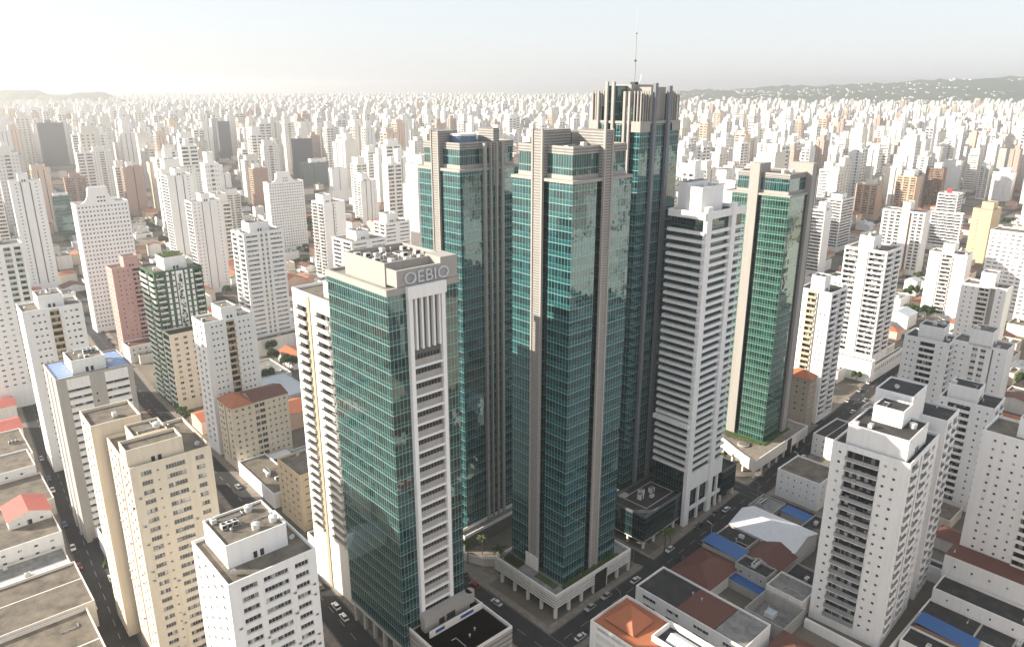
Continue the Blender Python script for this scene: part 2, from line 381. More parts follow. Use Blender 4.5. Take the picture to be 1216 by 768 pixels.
def block(mb, W, D, z0, z1, fh, wm, cols, items, base=0.0, ox=0.0, oy=0.0):
    """walls of one box with its openings into mb; countable windows and balconies go to items"""
    for face in ('R', 'L', 'BR', 'BL'):
        P0 = facemap(face, W, D); P = lambda s, z, n: (P0(s, z, n)[0] + ox, P0(s, z, n)[1] + oy, z)
        S = W if face in ('R', 'BL') else D; flip = face in ('L', 'BL')
        def q(s0, s1, a, b, n, m, n2=None):
            n2 = n if n2 is None else n2
            pts = [P(s0, a, n), P(s1, a, n), P(s1, b, n2), P(s0, b, n2)]
            mb.face(pts[::-1] if flip else pts, m)
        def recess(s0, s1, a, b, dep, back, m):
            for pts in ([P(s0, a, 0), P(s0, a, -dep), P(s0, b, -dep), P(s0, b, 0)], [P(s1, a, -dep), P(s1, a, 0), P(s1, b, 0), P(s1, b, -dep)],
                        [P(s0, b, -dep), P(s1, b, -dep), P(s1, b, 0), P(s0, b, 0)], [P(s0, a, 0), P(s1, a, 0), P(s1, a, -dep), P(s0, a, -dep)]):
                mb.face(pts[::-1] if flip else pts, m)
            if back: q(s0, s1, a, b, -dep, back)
        cur = 0.0
        cl = cols.get(face, [])
        n = max(1, int((z1 - z0 - base - 0.4) / fh))
        for c in cl:
            k = c['k']; s0, s1 = c['a'] * S, c['b'] * S; cw = c.get('m', wm)
            if s0 > cur + 1e-3: q(cur, s0, z0, z1, 0, wm)
            cur = s1
            zt = z1 - 0.4 - c.get('top', 0) * fh; zb = zt - fh * (n - c.get('top', 0) - c.get('skip', 0))
            nf = n - c.get('top', 0) - c.get('skip', 0)
            if k == 'v':
                dep = c.get('dep', 1.0)
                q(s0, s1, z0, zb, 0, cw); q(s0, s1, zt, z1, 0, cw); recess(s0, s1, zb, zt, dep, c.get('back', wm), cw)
                continue
            if k == 'p':
                dep = c.get('dep', 0.5); q(s0, s1, z0, z1, 0, wm)
                for pts in ([P(s0, z0, dep), P(s1, z0, dep), P(s1, z1 + .01, dep), P(s0, z1 + .01, dep)], [P(s0, z0, .003), P(s0, z0, dep), P(s0, z1 + .01, dep), P(s0, z1 + .01, .003)],
                            [P(s1, z0, dep), P(s1, z0, .003), P(s1, z1 + .01, .003), P(s1, z1 + .01, dep)], [P(s0, z1 + .01, dep), P(s1, z1 + .01, dep), P(s1, z1 + .01, .003), P(s0, z1 + .01, .003)]):
                    mb.face(pts[::-1] if flip else pts, cw)
                continue
            q(s0, s1, z0, zb, 0, cw); q(s0, s1, zt, z1, 0, cw)
            si, hd = c.get('sill', 0.95), c.get('head', 2.2); dep = c.get('dep', 0.28)
            if k == 'b': si, hd, dep = c.get('sill', 0.0), c.get('head', fh - 0.45), c.get('dep', 1.3)
            for i in range(nf):
                a = zb + i * fh
                if si > 0: q(s0, s1, a, a + si, 0, cw)
                q(s0, s1, a + hd, a + fh, 0, cw)
                bake_pane = (k == 'b') or c.get('bake')
                recess(s0, s1, a + si, a + hd, dep, (c.get('back', GLASS) if bake_pane else None), cw)
                if k == 'b':
                    key = ('balcony', round(s1 - s0, 2), c.get('p', 0.9), dep, id(c.get('pm', wm)), c.get('hp', 1.05), id(c.get('rail')), c.get('flare', 0))
                    mk = (lambda w_=s1 - s0, c=c, dep=dep: balcony_mb(w_, c.get('p', 0.9), dep, c.get('pm', wm), c.get('hp', 1.05), c.get('rail'), 0.22, c.get('flare', 0)))
                    items.append(('balcony', key, mk, P((s0 + s1) / 2, a + 0.003, 0), FROT[face]))
                elif not c.get('bake'):
                    key = ('window', round(s1 - s0, 2), round(hd - si, 2), dep, c.get('panes', 2), c.get('ledge', True))
                    mk = (lambda w_=s1 - s0, h_=hd - si, dep=dep, c=c: window_mb(w_, h_, dep, c.get('panes', 2), c.get('ledge', True)))
                    items.append(('window', key, mk, P((s0 + s1) / 2, a + si, 0), FROT[face]))
        if cur < S - 1e-3: q(cur, S, z0, z1, 0, wm)

def place_items(root, items, cap=100, bake=None):
    """countable windows and balconies as parts: the ones that show largest, the rest as one mesh each"""
    bym = {}
    for it in items: bym.setdefault(it[0], []).append(it)
    for nm, lst in bym.items():
        if bake is None:
            Mw = root.matrix_basis
            lst = [(proj(*(Mw @ Vector(it[3]))), it) for it in lst]
            def rank(t):      # openings on the two seen sides first, then by distance
                p, it = t
                hid = 0 if it[4] in (FROT['R'], FROT['L']) else 1
                out = 0 if (p and -20 < p[0] < 1236 and -20 < p[1] < 790) else 1
                return (hid + out, p[2] if p else 9e9)
            lst.sort(key=rank); lst = [t[1] for t in lst]
        rest = MB() if bake is None else bake
        for i, (n_, key, mk, loc, rot) in enumerate(lst):
            mb, me = wmesh(key, mk) if bake is None or key in WINC else (mk(), None)
            if bake is None and i < cap:
                link(me, nm, root, loc, rot)
            else:
                rest.add(mb, Matrix.Translation(loc) @ Matrix.Rotation(rot, 4, 'Z'))
        if bake is None and rest.f:
            o = rest.build(nm, root); o['kind'] = 'stuff'

# shared roof-top pieces
def _ac():
    mb = MB(); mb.box(-.9, .9, -.6, .6, .15, 1.3, ACW); mb.box(-.8, -.6, -.5, .5, 0, .15, DARK); mb.box(.6, .8, -.5, .5, 0, .15, DARK)
    mb.cyl(0, 0, 1.3, 1.42, .45, METAL, 12); mb.quad((-.6, -.605, .4), (.6, -.605, .4), (.6, -.605, 1.1), (-.6, -.605, 1.1), DARK); return mb
def _tank():
    mb = MB(); mb.cyl(0, 0, 0, 1.5, .95, ACW, 14, 1.1); mb.cyl(0, 0, 1.5, 1.85, 1.1, ACW, 14, .35); return mb
def _vent():
    mb = MB(); mb.cyl(0, 0, 0, .9, .22, METAL, 8); mb.cyl(0, 0, .9, 1.25, .4, METAL, 8, .12); return mb
def _dish():
    mb = MB(); mb.cyl(0, 0, 0, .8, .06, METAL, 6)
    ring = [(.75 * math.cos(i * .5236), .15 + .3 * abs(math.sin(i * .5236)), 1.1 + .75 * math.sin(i * .5236)) for i in range(12)]
    for i in range(12): mb.face([(0, .42, 1.0), ring[i], ring[(i + 1) % 12]], ACW)
    return mb
def _hatch():
    mb = MB(); mb.box(-1.1, 1.1, -.8, .8, 0, 2.1, OFFW, ROOFG); mb.quad((-.4, -.803, 0), (.4, -.803, 0), (.4, -.803, 1.9), (-.4, -.803, 1.9), DARK); return mb
def _pipe():
    mb = MB(); mb.tube((-2.4, 0, .3), (2.4, 0, .3), .14, METAL); mb.tube((2.4, 0, .3), (2.4, 1.6, .3), .14, METAL)
    for x in (-2, 0, 2): mb.box(x - .1, x + .1, -.1, .1, 0, .2, DARK)
    return mb
def _cool():
    mb = MB()
    for i in range(3):
        x = -2 + i * 1.4; mb.box(x, x + 1.2, -.8, .8, .2, 1.5, ACW); mb.cyl(x + .6, 0, 1.5, 1.66, .45, DARK, 10); mb.box(x + .1, x + .3, -.7, .7, 0, .2, DARK)
        mb.quad((x + .1, -.805, .4), (x + 1.1, -.805, .4), (x + 1.1, -.805, 1.3), (x + .1, -.805, 1.3), DARK)
    mb.tube((-2.2, .95, .5), (2.6, .95, .5), .11, METAL); mb.tube((2.6, .95, .5), (2.6, -1.6, .3), .11, METAL); return mb
ROOFK = {}
def roofpiece(nm):
    if nm not in ROOFK:
        ROOFK[nm] = dict(air_conditioner=_ac, water_tank=_tank, roof_vent=_vent, satellite_dish=_dish, stair_hatch=_hatch, cooling_unit=_cool, roof_pipe=_pipe)[nm]().mesh(nm)
    return ROOFK[nm]
def clutter(parent, x0, x1, y0, y1, z, n, rng, kinds=('air_conditioner', 'cooling_unit', 'water_tank', 'roof_vent', 'roof_pipe', 'satellite_dish')):
    got = []
    for _ in range(n * 8):
        if len(got) >= n: break
        x, y = rng.uniform(x0 + 1.3, x1 - 1.3), rng.uniform(y0 + 1.3, y1 - 1.3)
        if all(math.hypot(x - a, y - b) > 2.5 for a, b in got):
            got.append((x, y)); link(roofpiece(rng.choice(kinds)), None or 'x', parent, (x, y, z), rng.choice((0, 0, math.pi / 2, math.pi)))
    for ch in parent.children:
        if ch.name.split('.')[0] == 'x': ch.name = ch.data.name.split('.')[0]

def pent_mb(x0, x1, y0, y1, z, h, wm, roof, door=True, par=0.5):
    mb = MB(); mb.box(x0, x1, y0, y1, z, z + h, wm, roof)
    if par: mb.ring(x0, x1, y0, y1, z + h, z + h + par, 0.25, wm)
    return mb
def tower(name, label, cat, F, yaw, W, D, H, wm=None, fh=3.05, cols=None, z0=0.0, base=4.0, pent=(), roof=None, blocks=(), cap=100, bake=False, par=0.9, group=None, nclut=4, seed=0, extra=None, view=True):
    """F is the corner nearest the camera; +x runs along the right-hand front, +y along the left-hand front"""
    wm = wm or WHITE; roof = roof or ROOF; yaw = R_(yaw); rng = random.Random(seed or hash(label) % 999 if False else len(label) * 7 + int(H * 10))
    root = thing(name, label, cat, (F[0], F[1], 0), yaw, group)
    allb = [dict(x=0, y=0, W=W, D=D, z0=z0, H=H, wm=wm, fh=fh, cols=cols or {}, base=base, pent=pent, roof=roof, nclut=nclut, nm='walls')] + list(blocks)
    items = []
    for b in allb:
        mb = MB(); x, y, bw, bd, bz, bh = b['x'], b['y'], b['W'], b['D'], b.get('z0', 0.0), b['H']; bm = b.get('wm', wm)
        block(mb, bw, bd, bz, bh, b.get('fh', fh), bm, b.get('cols', {}), items, b.get('base', base), x, y)
        wo = mb.build(b.get('nm', 'wing'), root)
        rm = MB(); rm.quad((x, y, bh), (x + bw, y, bh), (x + bw, y + bd, bh), (x, y + bd, bh), b.get('roof', roof))
        rm.build('roof_deck', root)
        p = b.get('par', par)
        if p:
            pm = MB(); pm.ring(x, x + bw, y, y + bd, bh + .004, bh + p, 0.3, bm); pm.build('parapet', root)
        for pe in b.get('pent', ()):
            x0, x1, y0, y1, ph = pe[:5]; o = pe[5] if len(pe) > 5 else {}
            x0, x1, y0, y1 = x + x0 * bw, x + x1 * bw, y + y0 * bd, y + y1 * bd
            pz = bh + .008 + o.get('up', 0)
            po = pent_mb(x0, x1, y0, y1, pz, ph, o.get('m', bm), o.get('roof', roof), par=o.get('par', 0.6)).build('penthouse', root)
            if o.get('door', True) and x1 - x0 > 4.5:
                dm = MB(); xm = x0 + (x1 - x0) * 0.5
                for k in (-1.3, 0.4): dm.box(xm + k, xm + k + 0.95, y0 - .05, y0 - .003, pz + .2, pz + 2.0, DARK)
                dm.build('door', po)
            if o.get('n', 2): clutter(po, x0, x1, y0, y1, pz + ph + .004, o.get('n', 2), rng)
        if b.get('nclut', 0):
            ro = [ch for ch in root.children if ch.name.startswith('roof_deck')][-1]
            pe = b.get('pent', ())
            y1 = min([y + q_[2] * bd for q_ in pe] + [y + bd])
            spots = [(x + .6, x + bw - .6, y + .6, y1)] if (y1 - y) > 3.4 else []
            if pe:
                spots += [(x + .6, x + pe[0][0] * bw, y + .6, y + bd - .6), (x + pe[0][1] * bw, x + bw - .6, y + .6, y + bd - .6)]
            spots = [s_ for s_ in spots if s_[1] - s_[0] > 3.2 and s_[3] - s_[2] > 3.2]
            for s_ in spots[:2]: clutter(ro, *s_, bh + .004, max(1, b['nclut'] // 2), rng)
    if bake:
        mb = MB(); place_items(root, items, bake=mb)
        if mb.f:
            o = mb.build('window', root) if False else mb.build('balcony_rails', root)
    else:
        place_items(root, items, cap)
    if extra: extra(root, W, D, H)
    occupy(F[0], F[1], yaw, W, D)
    if view:
        hh = H + max([p_[4] for p_ in pent] + [0])
        vb = boxview(F[0], F[1], yaw, W, D, hh)
        if vb: VIEWBOX.append(vb)
    return root
def C(k, a, b, **o): o.update(k=k, a=a, b=b); return o
def row(k, lst, **o): return [C(k, a, b, **o) for a, b in lst]

# ------------------------------------------------------------------ the office towers in the middle
def part(name, parent, fn):
    mb = MB(); fn(mb); return mb.build(name, parent)
def boxpart(name, parent, x0, x1, y0, y1, z0, z1, m, top=None, bottom=False):
    mb = MB(); mb.box(x0, x1, y0, y1, z0, z1, m, top, bottom); return mb.build(name, parent)
def fin(root, face, W, D, s0, s1, z0, z1, dep, m, inward=0.0, name='pier'):
    a, b = -dep, inward if inward else -0.004
    if face == 'R': return boxpart(name, root, s0, s1, a, b, z0, z1, m)
    if face == 'L': return boxpart(name, root, a, b, s0, s1, z0, z1, m)
    if face == 'BR': return boxpart(name, root, W + 0.004 - inward, W + dep, s0, s1, z0, z1, m)
    return boxpart(name, root, s0, s1, D + 0.004 - inward, D + dep, z0, z1, m)
def glass_body(root, W, D, z0, H, gm, cols=None, inset=1.3, up=8.5, upm=None, cornice=STONE):
    mb = MB(); items = []
    block(mb, W, D, z0, H, 3.8, gm, cols or {}, items, 0.0); mb.build('curtain_wall', root)
    def cor(m_):
        t = 0.3
        m_.ring(-t, W + t, -t, D + t, H - 0.5, H + 0.35, inset + t, cornice)
        m_.quad((inset, inset, H + .3), (W - inset, inset, H + .3), (W - inset, D - inset, H + .3), (inset, D - inset, H + .3), ROOFG)
    part('cornice', root, cor)
    if up:
        upm = upm or CLERE
        u = MB(); i = inset
        u.box(i, W - i, i, D - i, H + 0.36, H + 1.6, cornice); i2 = i + 0.15
        u.box(i2, W - i2, i2, D - i2, H + 1.6, H + up - 1.7, upm)
        u.box(i - .05, W - i + .05, i - .05, D - i + .05, H + up - 1.7, H + up, LOUV, ROOFG)
        uo = u.build('upper_storey', root)
        part('parapet', uo, lambda m_: m_.ring(i, W - i, i, D - i, H + up + .004, H + up + 0.5, .35, cornice))
        return uo
TWR = 'green glass office towers in the middle'

# the front tower: two slab piers crossing at the top
CW, CD, CH = 26.0, 24.5, 139.5
ctw = thing('office_tower', 'tall teal glass tower with two stone piers and louvred white podium at street corner', 'office tower', (16.8, 209.0, 0), R_(43), TWR)
uo = glass_body(ctw, CW, CD, 8.6, CH, TEAL, {'L': [C('v', 9.2 / CD, 11.2 / CD, dep=1.4, back=DARKG, m=DARKG)], 'R': [C('v', 10.2 / CW, 12.3 / CW, dep=1.4, back=DARKG, m=DARKG)]}, up=9.0)
fin(ctw, 'L', CW, CD, 11.3, 15.7, 8.6, CH + 13.6, 0.5, LOUV, 11.0)
fin(ctw, 'R', CW, CD, 12.4, 16.2, 8.6, CH + 13.6, 0.5, LOUV, 9.5)
for face, s0, s1 in (('L', 11.3, 15.7), ('R', 12.4, 16.2)):
    for s in (s0 - .02, s1 - .58): fin(ctw, face, CW, CD, s, s + 0.6, 8.6, CH + 13.9, 0.75, STONE, name='pier_edge')
boxpart('service_core', uo, 11.8, 22, 11.5, 20, CH + 9.01, CH + 12.6, STONE, ROOFG)
rng = random.Random(3)
clutter(uo, 3.0, 13, 2.6, 10.8, CH + 9.02, 5, rng, ('air_conditioner', 'water_tank', 'roof_pipe', 'roof_pipe'))
def cpod(m):
    x0, x1, y0, y1 = -6.5, 31.8, -3.0, 26.5
    m.quad((x0, y0, 8.2), (x1, y0, 8.2), (x1, y1, 8.2), (x0, y1, 8.2), ROOFG)
    m.ring(x0, x1, y0, y1, 8.0, 9.2, 0.5, OFFW)
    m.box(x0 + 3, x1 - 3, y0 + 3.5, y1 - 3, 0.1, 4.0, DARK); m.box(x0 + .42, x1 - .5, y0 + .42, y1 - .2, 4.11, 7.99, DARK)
po = part('podium', ctw, cpod)
for k in range(4):
    def band(m, k=k):
        z = 4.2 + k * 1.02; x0, x1, y0, y1 = -6.5, 31.8, -3.0, 26.5
        for a, b in ((x0, 12.6), (19.0, x1)): m.box(a, b, y0 - .02, y0 + .4, z, z + .48, OFFW, bottom=True)
        m.box(x0 - .02, x0 + .4, y0 + .4, y1, z, z + .48, OFFW, bottom=True)
    part('louvre_band', po, band)
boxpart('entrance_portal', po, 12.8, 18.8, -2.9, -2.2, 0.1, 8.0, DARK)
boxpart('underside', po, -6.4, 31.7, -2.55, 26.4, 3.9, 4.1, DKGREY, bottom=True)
for i in range(7): part('column', po, lambda m, i=i: m.box(-6.2 + i * 6.2, -5.3 + i * 6.2, -2.7, -1.8, 0.1, 3.95, OFFW))
for i in range(1, 5): part('column', po, lambda m, i=i: m.box(-6.2, -5.3, -2.7 + i * 6.4, -1.8 + i * 6.4, 0.1, 3.95, OFFW))
part('planting_bed', po, lambda m: (m.box(-1.2, 27, -1.5, -.6, 8.21, 8.5, GRASS), m.box(-3.4, -1.1, 1.0, 10, 8.21, 8.55, GRASS), m.box(-4.6, -1.1, 17, 24, 8.21, 8.55, GRASS)))
boxpart('pier_base', ctw, -0.9, -0.51, 11.0, 16.9, 8.3, 13.5, OFFW)
occupy(12, 203, R_(43), 42, 32); VIEWBOX.append((585, 750, 155, 735, 210))

# the tower behind it on the left, four pale fins down its shaded side
BW, BD, BH = 27, 21.5, 138.6
btw = thing('office_tower', 'dark teal tower with four pale fins down its shaded side and round blue roof tank', 'office tower', (-17.0, 246.6, 0), R_(44.5), TWR)
uo = glass_body(btw, BW, BD, 0, BH, TEAL, {'L': [C('v', 8.6 / BD, 10.0 / BD, dep=1.2, back=DARKG, m=DARKG)]}, up=8.2)
fin(btw, 'L', BW, BD, 10.0, 13.7, 0, BH + 12.2, 0.5, LOUV, 8.0)
for s in (9.9, 13.4): fin(btw, 'L', BW, BD, s, s + .45, 0, BH + 12.4, 0.75, STONE, name='pier_edge')
for s, ww in ((10.2, 1.0), (13.0, .55), (15.6, .65), (18.2, 1.1)): fin(btw, 'R', BW, BD, s, s + ww, 0, BH + 8.4, 1.0, STONE, name='fin')
fin(btw, 'R', BW, BD, 14.6, 17.2, BH - 6, BH + 13.0, 0.55, LOUV, 7.0)
def tank(m):
    m.cyl(8.6, 8.0, BH + 8.22, BH + 10.6, 4.4, TANKB, 28, cap=False); m.cyl(8.6, 8.0, BH + 10.6, BH + 11.3, 4.6, OFFW, 28)
part('round_tank', uo, tank)
clutter(uo, 15, 24.5, 4, 17, BH + 8.22, 4, rng)
def bpod(m):
    m.box(-5, 34, -4.5, -.05, 0.1, 5.2, DKGREY, ROOFG); m.ring(-5, 34, -4.5, -.05, 5.2, 6.4, .4, OFFW)
part('podium', btw, bpod)
occupy(-22, 243, R_(44.5), 38, 30); VIEWBOX.append((490, 608, 155, 640, 247))

# the tallest one, with a comb of fins for a crown and the mast
DW, DD, DH = 24.0, 22.0, 153.0
SHADED_STONE = wall((.20, .215, .235), .12)  # right-hand piers: shade of that front put into the colour, darker and bluer
dtw = thing('office_tower', 'tallest glass tower with comb-like crown of fins and thin mast', 'office tower', (43.6, 263.2, 0), R_(45), TWR)
glass_body(dtw, DW, DD, 12.0, DH, TEAL, {'L': [C('v', .10, .20, dep=1.0, back=TEAL, m=DARKG), C('v', .30, .36, dep=1.4, back=TEAL, m=DARKG), C('v', .55, .62, dep=1.4, back=TEAL, m=DARKG)],
           'R': [C('v', .26, .36, dep=1.6, back=DARKG, m=DARKG), C('v', .60, .72, dep=1.6, back=DARKG, m=DARKG)]}, up=0)
# slim piers run past the roof
for s, ww, t in ((.185, .8, 10.2), (.275, .9, 10.2), (.50, 1.0, 13.4), (.63, 1.0, 13.4), (.80, .8, 10.2)): fin(dtw, 'L', DW, DD, s * DD, s * DD + ww, 12, DH + t, 0.9, STONE)
for s, ww, t in ((.27, 1.5, 12.9), (.62, 1.8, 12.0)): fin(dtw, 'R', DW, DD, s * DW, s * DW + ww, 12, DH + t, 1.1, SHADED_STONE)
def crown_core(m):
    m.box(5.5, 19.5, 8.4, 15.6, DH + .3, DH + 12.4, STONE, ROOFG)
    m.box(.2, 5.5, 10.2, 14.2, DH + .3, DH + 12.0, CLERE, ROOFG)
    m.box(8.2, 17.2, 2.0, 8.4, DH + .3, DH + 11.6, STONE, ROOFG)
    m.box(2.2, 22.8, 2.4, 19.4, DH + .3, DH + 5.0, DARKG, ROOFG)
cc = part('crown', dtw, crown_core)
for (cx0, cx1, cy0, cy1) in ((.1, 6.2, .1, 4.0), (.1, 3.6, 18.2, DD - .1), (19.0, DW - .1, .1, 5.2), (20, DW - .1, 16.5, DD - .1)):
    n = 0
    pts = [(x, cy0) for x in [cx0 + i * 1.35 for i in range(int((cx1 - cx0) / 1.35) + 1)]] + [(cx0 if cx0 < 5 else cx1 - .5, y) for y in [cy0 + 1.35 * i for i in range(1, int((cy1 - cy0) / 1.35) + 1)]]
    for x, y in pts: boxpart('crown_fin', cc, x, x + .42, y, y + .42, DH + .36, DH + 10.3, STONE)
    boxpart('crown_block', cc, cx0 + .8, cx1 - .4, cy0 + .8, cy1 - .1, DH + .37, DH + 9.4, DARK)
boxpart('cornice_band', dtw, -.34, 5.6, -.34, -.304, DH - 3.2, DH + .2, STONE); boxpart('cornice_band', dtw, -.34, -.304, -.3, 3.6, DH - 3.2, DH + .2, STONE)
boxpart('cornice_band', dtw, -.34, -.304, 18, DD + .2, DH - 3.2, DH + .2, STONE); boxpart('cornice_band', dtw, 18.9, DW + .2, -.34, -.304, DH - 3.2, DH + .2, STONE)
def mast(m):
    z = DH + 12.4; m.tube((12, 12, z), (12, 12, z + 8), .22, METAL, 8, .2); m.tube((12, 12, z + 8), (12, 12, z + 17), .15, METAL, 8, .12); m.tube((12, 12, z + 17), (12, 12, z + 25.5), .09, METAL, 6, .05)
    m.box(11.7, 12.3, 11.7, 12.3, z + 7.7, z + 8.3, DARK); m.box(11.8, 12.2, 11.8, 12.2, z + 16.8, z + 17.2, DARK)
    m.box(11, 13, 11, 13, z, z + .9, DARK)
    m.tube((13.5, 11, z), (14.9, 11, z + 3.6), .1, METAL); m.tube((10, 9, z - .6), (15.6, 5.5, z - .6), .16, METAL); m.tube((9, 6, z - 1.6), (14.6, 9.5, z + .4), .16, METAL)
part('mast', dtw, mast)
def dpod(m):
    # dark glazed block over the pavement, raised on short columns
    m.box(-12, 16.5, -19.5, -2.0, 3.4, 13.2, DARKG, ROOFD, bottom=True); m.ring(-12, 16.5, -19.5, -2.0, 13.2, 14.2, .5, DKGREY)
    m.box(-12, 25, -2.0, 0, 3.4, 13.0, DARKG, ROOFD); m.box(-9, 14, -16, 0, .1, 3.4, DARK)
    m.box(-11.9, 16.4, -19.4, -18.9, 2.9, 3.4, OFFW, bottom=True); m.box(-11.9, -11.4, -18.9, -2.1, 2.9, 3.4, OFFW, bottom=True)
po = part('podium', dtw, dpod)
for i in range(5): boxpart('column', po, -11.7 + i * 6.6, -10.9 + i * 6.6, -19.3, -18.5, 0.1, 2.9, OFFW)
for i in range(1, 3): boxpart('column', po, -11.7, -10.9, -19.3 + 7 * i, -18.5 + 7 * i, 0.1, 2.9, OFFW)
def dker(m):
    for (a, b, c_, d_) in ((-6, 12, -16, -15.7), (-6, 12, -5.4, -5.1), (-6, -5.7, -15.7, -5.4), (11.7, 12, -15.7, -5.4)): m.box(a, b, c_, d_, 13.22, 13.5, CONC)
    m.cyl(-4, -3.5, 13.21, 13.45, 2.2, CONC, 20)
part('roof_kerb', po, dker)
clutter(po, -3, 11, -14.5, -6.5, 13.25, 4, rng, ('roof_vent', 'air_conditioner', 'stair_hatch'))
occupy(38, 240, R_(45), 36, 48); VIEWBOX.append((703, 803, 20, 650, 262))

# the white ribbed slab block beside it
EW, ED, EH = 24.0, 13.9, 121.0
etw = thing('ribbed_tower', 'white tower ringed by stacked balcony slabs with two full-height pillars', 'office tower', (66.8, 257.8, 0), R_(43), None)
part('glazed_core', etw, lambda m: m.box(0, EW, 0, ED, 14, EH, MATS['dark_curtain_wall']))
pitch = 2.95; nsl = int((EH - 25) / pitch)
def slab(m):
    m.box(-1.5, -.02, -1.0, ED + .6, 0, 1.12, WHITE, bottom=True)
    m.box(-.02, EW - 5, -1.0, -.02, 0, 1.12, WHITE, bottom=True)
    m.box(EW - 5, EW + 1.2, -.8, -.02, 0, 1.12, WHITE, bottom=True)
    m.box(EW + .02, EW + 1.2, -.02, ED, 0, 1.12, WHITE, bottom=True)
sm = MB(); slab(sm); sme = sm.mesh('balcony_slab')
for i in range(nsl): link(sme, 'balcony_slab', etw, (0, 0, 24 + i * pitch))
rl = MB(); rl.box(-1.0, -.9, -.7, ED, 1.5, 1.65, DKGREY); rl.box(-.9, EW - 5.2, -.7, -.6, 1.5, 1.65, DKGREY); rme = rl.mesh('handrail')
for i in range(nsl - 1): link(rme, 'handrail', etw, (0, 0, 24 + i * pitch))
boxpart('ledge', etw, -2.6, -.03, -1.2, ED + 1, 42.2, 43.8, WHITE)
fin(etw, 'R', EW, ED, -.9, 2.3, 0, EH + 4.2, 1.5, WHITE, name='pillar'); fin(etw, 'R', EW, ED, 15.2, 18.0, 0, EH + 4.2, 1.5, WHITE, name='pillar')
def etop(m):
    m.ring(-1.4, EW + .6, -1.1, ED + .6, EH - .2, EH + 2.4, .6, WHITE)
    m.quad((0, 0, EH + 1.2), (EW, 0, EH + 1.2), (EW, ED, EH + 1.2), (0, ED, EH + 1.2), ROOFD)
part('parapet', etw, etop)
ph = part('penthouse', etw, lambda m: (m.box(.6, 14.2, 2.4, 9.0, EH + 1.21, EH + 9.6, WHITE, ROOF), m.ring(.6, 14.2, 2.4, 9.0, EH + 9.6, EH + 10.6, .4, WHITE)))
boxpart('penthouse', etw, 2, 16, 9.4, 13.2, EH + 1.21, EH + 11.6, WHITE, ROOFG)
clutter(ph, 1.2, 13.6, 2.8, 8.6, EH + 9.62, 5, rng)
def ebase(m):
    m.box(2.4, 15.1, -1.1, -.2, 14.5, 21.8, WHITE, bottom=True); m.box(18.1, EW + 1, -1.1, -.2, 14.5, 21.8, WHITE, bottom=True)
    m.box(-1, 15.1, -1.1, -.3, 5.4, 6.8, WHITE, bottom=True); m.box(18.1, EW + 1, -1.1, -.3, 5.4, 6.8, WHITE, bottom=True)
    m.box(-.8, EW, .3, ED, .1, 14, DARKG)
    for x in (8.2, 21.6): m.box(x, x + 1.0, -1.15, -.25, .1, 14.4, WHITE)
part('base_frame', etw, ebase)
part('podium', etw, lambda m: (m.box(EW + 1.2, EW + 12, -1.4, 14, 3.6, 13.6, DARKG, ROOFD, bottom=True), m.ring(EW + 1.2, EW + 12, -1.4, 14, 13.6, 14.6, .4, DKGREY), m.box(EW + 3, EW + 10, 1, 14, .1, 3.6, DARK)))
for x in (EW + 1.6, EW + 10.8): boxpart('column', etw, x, x + .8, -1.2, -.4, .1, 3.6, OFFW)
occupy(60, 250, R_(43), 42, 34); VIEWBOX.append((783, 878, 214, 625, 258))

# the green tower on the right with its own deck
FW, FD, FH = 22.5, 26.5, 121.0
ftw = thing('office_tower', 'bright green glass tower with one broad stone pier and a sunlit curved deck', 'office tower', (115.6, 313.1, 0), R_(44.5), TWR)
uo = glass_body(ftw, FW, FD, 8, FH, GREENG, {'L': [C('v', 12.4 / FD, 14.2 / FD, dep=1.2, back=DARKG, m=DARKG)], 'R': [C('v', 14.5 / FW, 16.5 / FW, dep=1.2, back=DARKG, m=DARKG)]}, up=8.5)
fin(ftw, 'L', FW, FD, 14.2, 18.6, 8, FH + 12.6, 0.6, STONE, 9.0)
fin(ftw, 'R', FW, FD, 16.5, 20.5, 8, FH + 12.6, 1.2, STONE, 9.0); fin(ftw, 'R', FW, FD, 20.9, 22.4, 8, FH + 11.0, .7, DKGREY)
clutter(uo, 3, 14, 3, 13, FH + 8.52, 5, rng, ('air_conditioner', 'roof_pipe', 'water_tank'))
def fpod(m):
    x0, x1, y0, y1 = -20, 34, -7.5, 26
    x1 = 31; pts = [(-21, y0), (x1, y0), (x1, y1), (-5, y1), (-7, 21), (-11, 13), (-15.5, 5), (-18.6, -1.5)]
    m.face([(x, y, 8.0) for x, y in pts], PAVE)
    for i in range(len(pts)):
        a, b = pts[i], pts[(i + 1) % len(pts)]
        m.quad((*a, 3.6), (*b, 3.6), (*b, 8.9), (*a, 8.9), OFFW)
        e = Vector((b[1] - a[1], a[0] - b[0])).normalized() * -.4
        m.quad((a[0], a[1], 8.9), (b[0], b[1], 8.9), (b[0] + e.x, b[1] + e.y, 8.9), (a[0] + e.x, a[1] + e.y, 8.9), OFFW)
        m.quad((a[0] + e.x, a[1] + e.y, 8.9), (b[0] + e.x, b[1] + e.y, 8.9), (b[0] + e.x, b[1] + e.y, 8.0), (a[0] + e.x, a[1] + e.y, 8.0), OFFW)
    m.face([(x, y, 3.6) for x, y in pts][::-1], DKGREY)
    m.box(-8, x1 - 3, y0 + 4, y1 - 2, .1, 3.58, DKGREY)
po = part('podium', ftw, fpod)
for i in range(8): boxpart('column', po, -20 + i * 7, -19.2 + i * 7, -7.2, -6.4, .1, 3.55, OFFW)
for x, y in ((-17.4, -.6), (-13.2, 7), (-9.4, 14)): boxpart('column', po, x, x + .8, y, y + .8, .1, 3.55, OFFW)
boxpart('entrance_portal', po, 10, 14, -7.62, -7.52, .1, 8.4, DARK)
